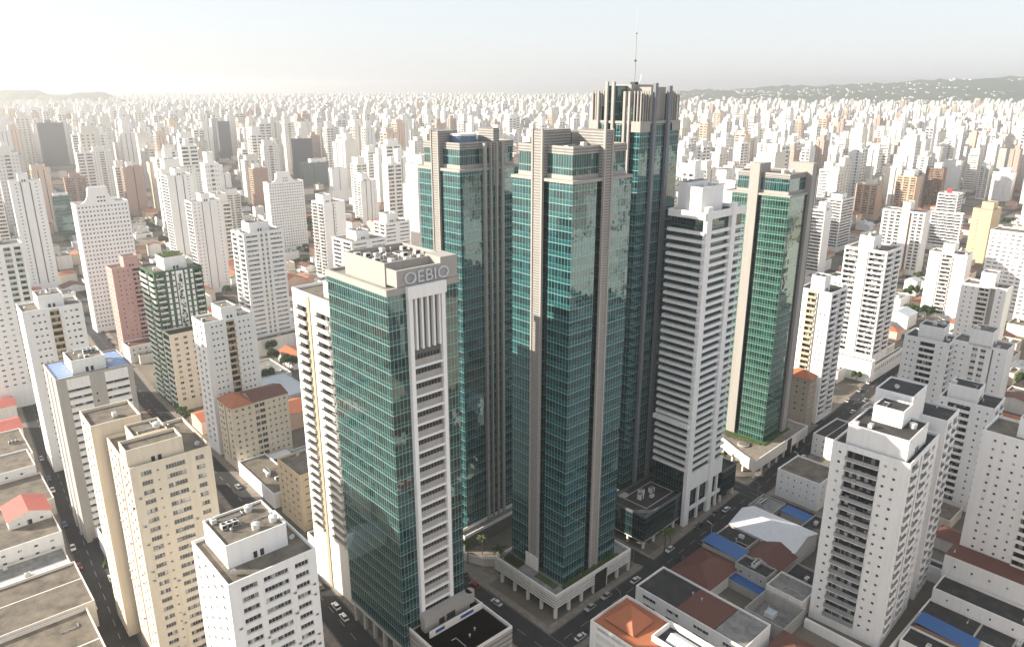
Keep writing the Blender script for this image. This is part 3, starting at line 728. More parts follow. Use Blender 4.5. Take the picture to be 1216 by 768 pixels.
part('planting_bed', po, lambda m: (m.box(-2.2, FW, -2.2, -.3, 8.01, 8.5, GRASS), m.box(-3.2, -.3, -.3, FD, 8.01, 8.5, GRASS)))
part('round_pavilion', po, lambda m: (m.cyl(-8.5, 5, 8.01, 8.7, 2.6, CONC, 24), m.cyl(-8.5, 5, 8.7, 8.9, 1.9, ROOF, 24)))
occupy(100, 300, R_(44.5), 62, 48); VIEWBOX.append((850, 965, 195, 585, 312))

# the sign tower in front
AW, AD, AH = 22.3, 30.5, 115.5
atw = thing('office_tower', 'teal glass tower with raised roof sign and white ladder of balconies', 'office tower', (-31.3, 180.7, 0), R_(42), TWR)
part('curtain_wall', atw, lambda m: m.box(0, AW, 0, AD, 7.4, AH, TEALA, bottom=True))
part('soffit_beam', atw, lambda m: m.ring(-.15, AW + .15, -.15, AD + .15, 6.4, 7.39, .7, CONC))
for i in range(6): boxpart('column', atw, .1, 1.1, .4 + i * 5.6, 1.4 + i * 5.6, .1, 6.38, CONC)
for i in range(1, 4): boxpart('column', atw, .1 + i * 6.4, 1.1 + i * 6.4, .4, 1.4, .1, 6.38, CONC)
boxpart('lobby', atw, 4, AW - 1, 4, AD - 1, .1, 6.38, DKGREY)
def aroof(m):
    m.ring(-.35, AW + .35, -.35, AD + .35, AH - .8, AH + .9, .8, STONE)
    m.quad((.4, .4, AH + .2), (AW - .4, .4, AH + .2), (AW - .4, AD - .4, AH + .2), (.4, AD - .4, AH + .2), ROOFG)
part('cornice', atw, aroof)
def apent(m):
    m.ring(2.6, AW - .8, 4.6, 24.6, AH + .21, AH + 6.5, .45, STONE)
    m.quad((3, 5, AH + 5.0), (AW - 1.2, 5, AH + 5.0), (AW - 1.2, 24.2, AH + 5.0), (3, 24.2, AH + 5.0), ROOF)
ph = part('penthouse', atw, apent)
clutter(ph, 3, AW - 1.2, 6, 24, AH + 5.02, 34, rng, ('air_conditioner', 'air_conditioner', 'roof_pipe', 'roof_pipe', 'roof_vent'))
def signwall(m):
    m.box(3.4, 16.6, -.3, .5, AH + 1.02, AH + 5.3, STONE); m.box(16.6, AW - .2, -.3, 6.5, AH + 1.02, AH + 6.9, STONE)
    m.box(2.9, 3.4, -.3, 4.6, AH + 1.02, AH + 5.3, STONE)
sw = part('sign_wall', atw, signwall)
clutter(sw, 3.8, 16, .8, 4.4, AH + 1.04, 5, rng, ('air_conditioner', 'roof_pipe'))
def lettering(text, size, ext, mat, parent, loc, rot, width=None, name='sign_lettering'):
    cu = bpy.data.curves.new('lettering', 'FONT'); cu.body = text; cu.size = size; cu.extrude = ext; cu.align_x = 'LEFT'; cu.bevel_depth = 0.0
    tmp = bpy.data.objects.new('lettering', cu); COL.objects.link(tmp)
    bpy.context.view_layer.update()
    me = bpy.data.meshes.new_from_object(tmp.evaluated_get(bpy.context.evaluated_depsgraph_get()))
    bpy.data.objects.remove(tmp); me.materials.clear(); me.materials.append(mat)
    if width:
        xs = [v.co.x for v in me.vertices]; k = width / (max(xs) - min(xs)); x0 = min(xs)
        for v in me.vertices: v.co.x = (v.co.x - x0) * k
    o = link(me, name, parent, loc); o.rotation_euler = rot; return o
LET = plain('sign_letters', (0.55, 0.6, 0.66), 0.4, 0.3)
lettering('OEBIO', 4.5, .22, LET, sw, (5.0, -.56, AH + 1.5), (math.pi / 2, 0, 0), 14.0)
# balcony ladder up the shaded front
lx0, lx1 = 5.6, 17.2
fr_ = part('ladder_frame', atw, lambda m: (m.box(lx0, lx0 + 1.2, -1.3, -.02, 14.5, AH - 2.4, WHITE), m.box(lx1 - 1.2, lx1, -1.3, -.02, 14.5, AH - 2.4, WHITE), m.box(lx0 - .3, lx1 + .3, -1.6, -.36, AH - 2.39, AH + .9, WHITE, bottom=True),
                                            m.quad((lx0 + 1.2, -.1, 14.5), (lx1 - 1.2, -.1, 14.5), (lx1 - 1.2, -.1, AH - 2.4), (lx0 + 1.2, -.1, AH - 2.4), DKGREY)))
for i in range(1, 6): boxpart('fin', fr_, lx0 + .2 + i * 1.86, lx0 + .75 + i * 1.86, -1.2, -.11, AH - 16.5, AH - 2.4, WHITE)
bm = MB(); bm.box(lx0 + 1.2, lx1 - 1.2, -1.15, -.11, 0, .55, WHITE, bottom=True); bm.box(lx0 + 1.2, lx1 - 1.2, -.55, -.11, .55, 2.3, STONE)
for k in range(8): bm.box(lx0 + 1.9 + k * 1.05, lx0 + 2.2 + k * 1.05, -.4, -.12, 2.3, 3.5, DARK)
bme = bm.mesh('balcony')
for i in range(20): link(bme, 'balcony', fr_, (0, 0, 15 + i * 4.15))
def apod(m):
    x0, x1, y0, y1 = 1.6, 24.6, -19.6, -.05
    m.quad((x0, y0, 12.9), (x1, y0, 12.9), (x1, y1, 12.9), (x0, y1, 12.9), ROOFD)
    m.box(x0 + .5, x1 - .5, y0 + .5, y1, .1, 12.9, DKGREY)
    for k in range(7): m.ring(x0, x1, y0, y1, 1.6 + k * 1.75, 2.85 + k * 1.75, .4, STONE)
    m.box(x0, x0 + .4, y0 + .4, y1, 13.35, 14.2, OFFW); m.box(x1 - .4, x1, y0 + .4, y1, 13.35, 14.2, OFFW); m.box(x0, x1, y0, y0 + .4, 13.35, 14.2, OFFW)
po = part('podium', atw, apod)
dv = boxpart('dividing_wall', po, 4.4, 24.2, -6.6, -6.1, 12.92, 15.0, OFFW)
BLUES = plain('sign_blue', (0.03, 0.09, 0.32), 0.5)
boxpart('blue_sign', dv, 6.4, 9.6, -6.66, -6.61, 13.7, 14.7, BLUES); boxpart('blue_sign', dv, 15.6, 20.4, -6.66, -6.61, 13.7, 14.7, BLUES)
cn = part('canopy_block', po, lambda m: (m.box(4.6, 21.2, -4.0, -1.7, 12.92, 17.4, STONE), m.box(4.4, 22.2, -4.3, -1.35, 17.4, 18.2, STONE), m.cyl(22.2, -2.8, 14.6, 18.2, 1.45, STONE, 18)))
part('opening', cn, lambda m: (m.box(9.6, 11.6, -4.05, -4.003, 13.4, 15.4, DARK), m.box(12.4, 15.6, -4.05, -4.003, 13.4, 15.6, DARK)))
clutter(po, 6, 23, -18.5, -7.5, 12.93, 3, rng, ('roof_vent', 'roof_pipe'))
occupy(-36, 160, R_(42), 36, 54); VIEWBOX.append((395, 608, 290, 768, 182))

# ------------------------------------------------------------------ apartment towers that can be told apart in the photograph
def ev(n, a, b, wf, **o):
    """n equal windows spread over a..b of a front"""
    st = (b - a) / n; return [C('w', a + st * (i + .5 - wf / 2), a + st * (i + .5 + wf / 2), **o) for i in range(n)]
SM = dict(sill=1.15, head=1.95, panes=1, ledge=False, dep=.2)
APT = 'apartment tower'
# --- left, near
tower('apartment_block', 'white block of slanted beige balconies joined to back of the sign tower', 'apartment block', (-51.4, 208.2), 43, 13, 26, 104, fh=3.05, base=20,
      cols={'L': [C('b', .12, .44, pm=OFFW, m=OFFW, p=.9, flare=.25, dep=1.8, hp=1.5, top=1), C('p', .575, .645, m=KHAKI, dep=.3), C('b', .655, .90, pm=OFFW, m=OFFW, p=.9, flare=.25, dep=1.8, hp=1.5, top=1)], 'R': ev(2, .1, .9, .4)},
      pent=((.25, .9, .02, .45, 4.5),), nclut=2)
def wall_units(n, seed, faces=('R', 'L'), step=2.9):
    def f(root, W, D, H):
        rr = random.Random(seed); mb = MB(); mb.box(-.42, .42, -.36, -.004, 0, .55, ACW, bottom=True); mb.quad((-.3, -.365, .08), (.3, -.365, .08), (.3, -.365, .47), (-.3, -.365, .47), DARK); me = mb.mesh('air_conditioner')
        for _ in range(n):
            fc = rr.choice(faces); S = W if fc == 'R' else D; s_ = rr.choice((.075, .365, .71, .945) if fc == 'R' else (.05, .205, .555, .93)) * S; z = H - .4 - step * rr.randint(2, int(H / step) - 3) + .25
            link(me, 'air_conditioner', root, facemap(fc, W, D)(s_, z, 0), FROT[fc])
    return f
tower('apartment_tower', 'tall cream tower at lower left with wide sliding windows and stepped roof terraces', APT, (-100.9, 176.5), 40, 21.2, 24.5, 68, CREAM, 2.87, base=2,
      cols={'R': [C('w', .12, .25, panes=4), C('w', .305, .335, sill=1.2, head=1.7, panes=1, ledge=False, m=None or CREAM), C('w', .42, .66, panes=7), C('w', .79, .90, panes=3)],
            'L': [C('w', .08, .17, panes=2), C('w', .24, .33, panes=2), C('v', .44, .52, dep=1.6, back=KHAKI), C('w', .6, .69, panes=2), C('w', .78, .87, panes=2)]},
      pent=((.0, .68, .05, .34, 4.6, dict(par=.9, n=0, door=True)), (.2, .62, .42, .8, 4.4, dict(n=3))), nclut=5, extra=wall_units(34, 3, step=2.87),
      blocks=(dict(x=-3.2, y=26.5, W=13.5, D=14, H=71.5, wm=CREAM, nm='wing', fh=2.87, base=2, nclut=3, cols={'L': ev(2, .08, .92, .42)}),
              dict(x=2, y=24.51, W=10, D=1.98, H=66, wm=CREAM, nm='link_wall', nclut=0, par=0)))
tower('apartment_tower', 'white tower at the bottom edge, rows of aluminium windows, dark roof around a white penthouse', APT, (-65.2, 145.6), 41.5, 22, 23.3, 55, WHITE, 3.0, base=2, roof=ROOF,
      cols={'R': [C('w', .13, .31, panes=4), C('w', .38, .66, panes=7), C('w', .74, .90, panes=4)], 'L': ev(4, .06, .94, .42, panes=3)},
      pent=((.13, .82, .30, .93, 5.8, dict(n=8)),), nclut=2, extra=wall_units(26, 8, ('R',), 3.0))
def blue_roof(root, W, D, H):
    part('roof_boards', root, lambda m: (m.box(.6, W * .24, .6, D - .6, H + .05, H + .35, BLUET), m.box(W * .70, W - .6, .6, D - .6, H + .05, H + .35, BLUET), m.box(W * .25, W * .69, D * .8, D - .6, H + .05, H + .35, BLUET)))
    o = [c for c in root.children if c.name.startswith('roof_deck')][0]
    link(roofpiece('water_tank'), 'water_tank', o, (W * .76, D * .3, H + .36))
tower('apartment_tower', 'grey framed white tower with strip windows and blue boarded roof terrace', APT, (-160.8, 245.3), 41, 25.2, 21.6, 65.5, GREY, 2.9, base=3,
      cols={'R': [C('w', .13, .42, panes=3, sill=1.15, head=2.15, dep=.6, m=WHITE, top=1), C('w', .47, .50, m=GREY, top=1, **SM), C('w', .62, .93, panes=3, sill=1.15, head=2.15, dep=.6, m=WHITE, top=1)],
            'L': [C('v', .15, .22, dep=.6, back=WHITE, m=WHITE), C('p', .34, .40, m=WHITE, dep=.4), C('v', .5, .57, dep=.6, back=WHITE, m=WHITE), C('p', .7, .76, m=WHITE, dep=.4)]},
      pent=((.25, .69, .18, .78, 4.6, dict(m=WHITE, n=6)),), nclut=0, extra=blue_roof)
tower('apartment_tower', 'white tower with beige bow-shaped balconies down its middle, left of the pink tower', APT, (-205, 299.8), 40, 22.5, 16, 74, WHITE, 3.0, base=2,
      cols={'R': ev(2, .12, .30, .5, **SM) + [C('w', .32, .36, **SM), C('b', .44, .60, pm=BEIGE, m=BEIGE, p=1.0, flare=.3, dep=1.0), C('w', .68, .72, **SM), C('w', .78, .82, **SM), C('w', .86, .92, **SM)], 'L': ev(3, .05, .95, .5, m=OFFW)},
      pent=((.3, .72, .15, .85, 5.4, dict(n=2)),), nclut=2)
tower('apartment_tower', 'white tower cut by the left frame edge with grey-green balcony column', APT, (-272.6, 364.3), 41, 26, 14, 87, WHITE, 3.0, base=10,
      cols={'R': ev(4, .02, .62, .4, sill=1.1, head=1.9, panes=2) + [C('b', .66, .78, pm=PALEG, p=.5, dep=1.2), C('b', .84, .95, pm=PALEG, p=.5, dep=1.2)], 'L': ev(2, .1, .9, .4)}, pent=((.2, .6, .2, .9, 5),), nclut=1)
def planted(root, W, D, H):
    m = MB(); rr = random.Random(5)
    for i in range(260):
        z = rr.uniform(10, H - 2); x = W * .51 + rr.uniform(-1.1, 1.1) * (1 + .5 * math.sin(z * .7)); s = rr.uniform(.25, .6)
        y = -.1 - rr.random() * .7; a = rr.random() * 3.1; m.quad((x - s * math.cos(a), y, z - s), (x + s * math.cos(a), y - .3, z - s * .4), (x + s * math.cos(a), y - .2, z + s), (x - s * math.cos(a), y, z + s * .5), LEAFD)
    o = m.build('climbing_plants', root); o['kind'] = 'stuff'
    m2 = MB()
    for i in range(160):
        x, y, s = rr.uniform(W * .29, W * .72), rr.uniform(D * .22, D * .7), rr.uniform(.3, .7); z = H + 6.6 + rr.random() * .8
        m2.quad((x - s, y - s, z), (x + s, y - s * .6, z + .2), (x + s * .8, y + s, z + .5), (x - s, y + s * .7, z + .3), LEAF)
    o = m2.build('roof_planting', root); o['kind'] = 'stuff'
def leaf_mat(name, c0, c1, c2):
    m, T, N, L, B = _mat(name)
    geo = N.new('ShaderNodeNewGeometry'); oi = N.new('ShaderNodeObjectInfo')
    n1 = noise(N, L, geo.outputs['Position'], 0.9, 4)
    v = math_node(N, L, 'ADD', math_node(N, L, 'MULTIPLY', n1, .8), math_node(N, L, 'MULTIPLY', oi.outputs['Random'], .25))
    L.new(ramp(N, L, v, [(.3, c0), (.55, c1), (.8, c2)]), B.inputs['Base Color']); B.inputs['Roughness'].default_value = .7; B.inputs['Specular IOR Level'].default_value = .2
    return m
LEAF = leaf_mat('foliage', (.03, .055, .014), (.06, .095, .024), (.12, .14, .04)); LEAFD = leaf_mat('foliage_dark', (.022, .042, .014), (.04, .07, .02), (.075, .1, .03))
BARK = rough_surface('bark', [(.3, (.05, .04, .03)), (.7, (.14, .11, .085))], 2.0)
gl = [C('b', .02, .32, pm=PALEG, p=.9, dep=1.1, m=GREEN, hp=1.35), C('v', .36, .42, dep=1.2, back=GREEN, m=GREEN), C('b', .46, .97, pm=PALEG, p=.9, dep=1.1, m=GREEN, hp=1.35)]
tower('apartment_tower', 'dark green tower with white front panel and a ribbon of climbing plants', APT, (-183.6, 373.3), 42, 24.5, 22.5, 73, GREEN, 3.05, base=2,
      cols={'R': [C('b', .03, .18, pm=GREEN, p=.5, dep=1.0, m=GREEN, rail=PALEG)] + [C('w', a, a + .055, m=WHITE, **SM) for a in (.24, .36)] + [C('p', .44, .59, m=WHITE, dep=.15)] + [C('w', a, a + .055, m=WHITE, **SM) for a in (.63, .74)] + [C('b', .83, .97, pm=GREEN, p=.5, dep=1.0, m=GREEN, rail=PALEG)], 'L': gl},
      pent=((.28, .74, .18, .75, 6.2, dict(m=WHITE, n=0)),), nclut=2, extra=planted,
      blocks=(dict(x=0, y=-11.01, W=24.5, D=11, H=42, wm=CREAM, nm='lower_wing', nclut=0, cols={'R': ev(5, .04, .96, .42), 'L': [C('b', .08, .9, pm=PALEG, p=.6, dep=1.1, m=GREEN)]}, roof=ROOFD),))
tower('apartment_tower', 'white tower with a string of beige bow balconies, behind the orange hip-roofed block', APT, (-136.6, 316.1), 43, 23.6, 14, 64, WHITE, 2.95, base=2,
      cols={'R': [C('w', a, a + .04, **SM) for a in (.13, .21, .30)] + [C('b', .42, .58, pm=BEIGE, m=BEIGE, p=1.0, flare=.3, dep=1.0)] + [C('w', a, a + .04, **SM) for a in (.66, .75, .84)], 'L': ev(2, .1, .9, .4)},
      pent=((.36, .66, .05, .8, 5.6, dict(n=2)),), nclut=2)
def hip(m, x0, x1, y0, y1, z, h, mat, ov=.6):
    x0 -= ov; x1 += ov; y0 -= ov; y1 += ov; w_, d_ = x1 - x0, y1 - y0
    if w_ >= d_: a, b = (x0 + d_ / 2, (y0 + y1) / 2, z + h), (x1 - d_ / 2 + .01, (y0 + y1) / 2, z + h)
    else: a, b = ((x0 + x1) / 2, y0 + w_ / 2, z + h), ((x0 + x1) / 2, y1 - w_ / 2 + .01, z + h)
    p = [(x0, y0, z), (x1, y0, z), (x1, y1, z), (x0, y1, z)]
    def f(pts, ax):
        m.face(pts, mat, [(q[ax], q[1 - ax]) for q in pts])
    if w_ >= d_: f((p[0], p[1], b, a), 0); f((p[2], p[3], a, b), 0); f((p[3], p[0], a), 1); f((p[1], p[2], b), 1)
    else: f((p[0], p[1], a), 0); f((p[1], p[2], b, a), 1); f((p[2], p[3], b), 0); f((p[3], p[0], a, b), 1)
    m.face(p[::-1], mat)
def gable(m, x0, x1, y0, y1, z, h, mat, wm, along='x', ov=.4):
    """ridge along x or y"""
    if along == 'x':
        ym = (y0 + y1) / 2
        for ya in (y0 - ov, y1 + ov):
            pts = [(x0 - ov, ya, z), (x1 + ov, ya, z), (x1 + ov, ym, z + h), (x0 - ov, ym, z + h)]; m.face(pts, mat, [(q[0], q[1]) for q in pts])
        m.face([(x0, y0, z), (x0, y1, z), (x0, ym, z + h * .93)], wm); m.face([(x1, y0, z), (x1, y1, z), (x1, ym, z + h * .93)], wm)
    else:
        xm = (x0 + x1) / 2
        for xa in (x0 - ov, x1 + ov):
            pts = [(xa, y0 - ov, z), (xa, y1 + ov, z), (xm, y1 + ov, z + h), (xm, y0 - ov, z + h)]; m.face(pts, mat, [(q[1], q[0]) for q in pts])
        m.face([(x0, y0, z), (x1, y0, z), (xm, y0, z + h * .93)], wm); m.face([(x0, y1, z), (x1, y1, z), (xm, y1, z + h * .93)], wm)
def hips(root, W, D, H):
    def f(m): hip(m, 0, W * .36, 0, D, H + .05, 3.4, TILE); gable(m, W * .36 + .7, W, 0, D, H + .06, 2.2, TILED, CREAM, 'x', .3)
    part('tiled_roof', root, f)
tower('apartment_block', 'ten storey cream block with orange and brown tiled roof and dark paired windows', 'apartment block', (-122.8, 300.7), 42, 26.5, 15.5, 30.5, CREAM, 2.95, base=1.5, par=0, nclut=0, extra=hips,
      cols={'R': ev(3, .03, .36, .4, sill=1.1, head=2.0) + [C('w', .40, .47, panes=2, sill=.6, head=2.3), C('w', .485, .575, panes=2, sill=.6, head=2.3)] + ev(4, .6, .98, .38, sill=1.1, head=2.0), 'L': [C('w', .1, .25), C('v', .42, .52, dep=1.2, back=KHAKI), C('w', .62, .75), C('w', .82, .92)]})
tower('apartment_block', 'narrow beige low block with bare flat roof beside the slanted balconies', 'apartment block', (-80.5, 252.8), 42, 12, 19.2, 23.5, BEIGE, 3.0, base=1, nclut=2,
      cols={'R': [C('w', .15, .75, sill=1.5, head=2.0, panes=4, ledge=False)], 'L': ev(4, .05, .95, .38)})
tower('apartment_tower', 'pink tower with small square windows and salmon balconies', APT, (-246, 448.5), 43, 20, 12, 57, PINK, 2.95, base=2,
      cols={'R': [C('w', a, a + .045, **SM) for a in (.15, .30, .43)] + [C('b', .58, .92, pm=PINK, p=.9, dep=1.0)], 'L': ev(2, .1, .9, .35, **SM)}, pent=((.38, .8, .05, .7, 6.5, dict(n=0)),), nclut=1,
      blocks=(dict(x=-1, y=-14.01, W=16, D=14, H=10, wm=OFFW, nm='annex', nclut=2, cols={'R': ev(4, .05, .95, .35)}, roof=TILED),))
def gable_front(root, W, D, H, a=.27, b=.63, h=10.5, sl=.16):
    pr = [(W * (a - sl), H + .9)] + [(W * (a - sl) + W * sl * t, H + .9 + h * (1 - math.sqrt(max(0, 1 - t * t)))) for t in (.3, .55, .75, .9, 1.0)] + [(W * a + .3, H + h + .9)]
    pr += [(W * b - .3, H + h + .9)] + [(W * b + W * sl * (1 - t), H + .9 + h * (1 - math.sqrt(max(0, 1 - t * t)))) for t in (1.0, .9, .75, .55, .3)] + [(W * (b + sl), H + .9)]
    def f(m):
        m.face([(x, -.02, z) for x, z in pr], WHITE); m.face([(x, 1.6, z) for x, z in pr][::-1], WHITE)
        for i in range(len(pr) - 1):
            p, q = pr[i], pr[i + 1]; m.quad((p[0], -.02, p[1]), (p[0], 1.6, p[1]), (q[0], 1.6, q[1]), (q[0], -.02, q[1]), WHITE)
    o = part('curved_gable', root, f)
    part('gable_window', o, lambda m: [m.box(W * .42 + i * 1.9, W * .42 + 1.1 + i * 1.9, -.06, -.03, H + 1.2 + j * 2.6, H + 2.3 + j * 2.6, DARK) for i in range(3) for j in range(2)])
tower('apartment_tower', 'broad white tower with window grid and curved gable, nearest of the two such', APT, (-290.2, 498), 41, 32.5, 13, 89, WHITE, 2.95, base=3,
      cols={'R': ev(14, .02, .98, .5, sill=.95, head=2.1, panes=2, ledge=False), 'L': ev(2, .1, .9, .6, sill=.9, head=2.1)}, nclut=1, pent=((.3, .6, .14, .7, 9, dict(n=0)),), extra=gable_front)
tower('apartment_tower', 'broad white tower with window grid and curved gable, farther of the two such', APT, (-246.8, 764.8), 40, 38, 13, 70.5, WHITE, 2.9, base=3, bake=True,
      cols={'R': ev(14, .02, .98, .5, sill=.95, head=2.1, bake=1), 'L': ev(2, .1, .9, .6, bake=1)}, nclut=1, pent=((.3, .6, .14, .7, 8, dict(n=0)),), extra=lambda r, W, D, H: gable_front(r, W, D, H, h=10))
tower('apartment_tower', 'white tower of dark strip windows with balconied left side, above the sign tower', APT, (-165.6, 456.1), 42, 26.2, 18.9, 77.5, WHITE, 3.0, base=8,
      cols={'R': [C('w', .06, .34, sill=1.15, head=2.1, panes=6, dep=.6)] + ev(2, .38, .62, .45, m=OFFW) + [C('w', .66, .95, sill=1.15, head=2.1, panes=6, dep=.6)], 'L': [C('b', .06, .42, p=.6, dep=1.2), C('v', .46, .54, dep=1.2, back=BROWN), C('b', .58, .94, p=.6, dep=1.2)]},
      pent=((.22, .72, .2, .8, 5.5, dict(n=3)),), nclut=2, blocks=(dict(x=-3, y=-8.01, W=30, D=8, H=10, wm=OFFW, nm='annex', nclut=2, cols={}),))
tower('apartment_tower', 'tall white tower with slim central shaft and dotted windows behind the green tower', APT, (-256.1, 598.5), 41, 24, 15, 76, WHITE, 2.9, base=2,
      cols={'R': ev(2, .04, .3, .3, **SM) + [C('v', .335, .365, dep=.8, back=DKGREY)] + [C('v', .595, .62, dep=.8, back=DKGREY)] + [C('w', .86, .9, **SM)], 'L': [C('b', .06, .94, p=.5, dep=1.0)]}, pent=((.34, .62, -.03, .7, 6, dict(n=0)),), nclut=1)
tower('apartment_tower', 'white tower with banded left side and two dark slits, right of the pinkish-brown tower', APT, (-330.2, 725.1), 42, 24, 19, 82.5, WHITE, 2.9, base=2, bake=True,
      cols={'R': [C('v', .3, .34, dep=.9, back=DKGREY), C('v', .6, .64, dep=.9, back=DKGREY), C('w', .78, .83, bake=1, **SM)], 'L': [C('b', .06, .94, p=.5, dep=1.0)]}, pent=((.33, .6, 0, .7, 6, dict(n=0)),), nclut=0)
tower('apartment_tower', 'white tower with rounded balconies on its sunny side, right of the curved gable', APT, (-161.2, 640.8), 44, 21, 20, 69, WHITE, 2.9, base=2,
      cols={'R': [C('v', .42, .47, dep=1.0, back=DKGREY), C('w', .5, .55, **SM)], 'L': [C('b', .04, .46, p=1.1, flare=.4, dep=1.0), C('v', .48, .54, dep=1.0, back=BROWN), C('b', .56, .96, p=1.1, flare=.4, dep=1.0)]}, pent=((.05, .42, .1, .7, 6.5, dict(n=0)),), nclut=1)
slot = lambda **o: {'R': [C('w', .05, .42, sill=1.1, head=2.1, bake=1, dep=.6), C('w', .58, .95, sill=1.1, head=2.1, bake=1, dep=.6)], 'L': [C('b', .06, .44, p=.6, dep=1.1), C('v', .47, .53, dep=1), C('b', .56, .94, p=.6, dep=1.1)]}
dots = lambda **o: {'R': ev(2, .03, .3, .32, bake=1, **SM) + [C('b', .36, .62, p=.5, dep=.8)] + ev(2, .7, .97, .32, bake=1, **SM), 'L': ev(3, .05, .95, .4, bake=1)}
slit = lambda **o: {'R': [C('v', .32, .37, dep=.9, back=DKGREY), C('v', .62, .67, dep=.9, back=DKGREY)] + ev(1, .75, .95, .3, bake=1, **SM), 'L': [C('b', .06, .46, p=.5, dep=.9), C('b', .54, .94, p=.5, dep=.9)]}
bands = lambda **o: {'R': [C('b', .04, .96, p=.4, dep=.8)], 'L': [C('b', .04, .96, p=.4, dep=.8)]}
tower('apartment_block', 'low white slotted block just above the roof of the sign tower', 'apartment block', (-112.5, 517.8), 43, 29, 27, 60, WHITE, 3.0, cols=slot(), bake=True, pent=((.25, .62, .2, .7, 6, dict(n=4)),), nclut=2)
tower('apartment_block', 'white slotted block with a penthouse, touching the left side of the tower with four fins', 'apartment block', (-101, 591.9), 43, 24, 17, 60, WHITE, 3.0, cols=slot(), bake=True, pent=((.15, .55, .2, .8, 7, dict(n=1)),), nclut=1)
tower('apartment_tower', 'slim white tower with a high central core, left of the tower with four fins', APT, (-182.1, 908.9), 42, 22, 17, 55.5, WHITE, 3.0, cols=slit(), bake=True, pent=((.1, .5, 0, .7, 9, dict(n=0)),), nclut=0)
tower('apartment_tower', 'very slim tall white tower with dotted windows at far left', APT, (-402.4, 604.8), 37, 22, 10, 91, WHITE, 2.9, bake=True, cols={'R': ev(1, .08, .3, .25, bake=1, **SM) + [C('v', .33, .37, dep=.8, back=DKGREY), C('v', .62, .66, dep=.8, back=DKGREY)] + ev(1, .7, .95, .25, bake=1, **SM)}, pent=((.3, .62, 0, .8, 6, dict(n=0)),), nclut=0)
tower('apartment_tower', 'pinkish-brown tower with a dark seam down its front and saw-tooth balconies', APT, (-509.8, 997.1), 38, 24, 15, 63, ROSE, 3.0, bake=True, cols={'R': [C('v', .48, .54, dep=1, back=DKGREY)], 'L': [C('b', .05, .95, p=.6, dep=1, pm=PEACH, m=PEACH)]}, pent=((.2, .5, .1, .6, 6, dict(m=WHITE, n=0)),), nclut=0)
tower('apartment_tower', 'brown louvred tower with a stepped top, behind the nearest curved gable', APT, (-580.8, 982.7), 36, 25, 14, 50.5, ROSE, 3.0, bake=True, cols={'R': [C('b', .06, .42, p=.3, dep=.8), C('b', .58, .94, p=.3, dep=.8)]}, pent=((.25, .75, .1, .8, 5, dict(n=0)),), nclut=0)
tower('office_block', 'small teal glass block with white roof edge at far left', 'office block', (-518.7, 848.3), 38, 20, 10, 45.5, MATS['teal_curtain_wall'], 3.4, bake=True, cols={}, pent=((.05, .8, .1, .9, 3, dict(m=WHITE, n=0)),), nclut=0)
SLATE = wall((.10, .105, .115), .1)
tower('office_slab', 'dark slate slab tower standing alone in the haze at far left', 'office tower', (-1001, 1629.9), 30, 48, 14, 89, SLATE, 3.2, bake=True, cols={}, pent=((.3, .55, .2, .8, 6, dict(n=0, m=BROWN)),), nclut=0)
tower('office_slab', 'narrow dark slate slab between pale towers, left of the middle', 'office tower', (-679.3, 1785.4), 36, 27, 14, 85.5, SLATE, 3.2, bake=True, cols={}, nclut=0)
tower('office_slab', 'wide dark grey slab behind the farther curved gable', 'office tower', (-396, 1378.3), 22, 36, 14, 73, SLATE, 3.2, bake=True, cols={}, nclut=0)
tower('office_block', 'low grey glass block with white rooftop boxes beside the wide dark slab', 'office block', (-355.5, 1293.6), 34, 46, 20, 39, wall((.16, .19, .19)), 3.2, bake=True, cols={'R': [C('v', .4, .42, dep=.6, back=DKGREY)]}, pent=((.35, .95, .2, .9, 6, dict(m=WHITE, n=0)),), nclut=0)
tower('apartment_tower', 'plain white tower on a broader base, right of the farther curved gable', APT, (-266, 1119.9), 38, 25, 12, 48, WHITE, 3.0, bake=True, cols={'R': [C('v', .47, .53, dep=.7, back=GREY)]}, nclut=0, blocks=(dict(x=-4, y=-5.01, W=36, D=5, H=16, wm=WHITE, nm='annex', cols={}, nclut=0),))
tower('apartment_tower', 'orange-brown tower with banded left side behind the farther curved gable', APT, (-354.2, 1038.5), 42, 21, 14, 56.5, ROSE, 3.0, bake=True, cols={'L': [C('b', .05, .95, p=.5, dep=1, pm=PEACH, m=PEACH)]}, pent=((.1, .5, .1, .6, 6, dict(m=WHITE, n=0)),), nclut=0)

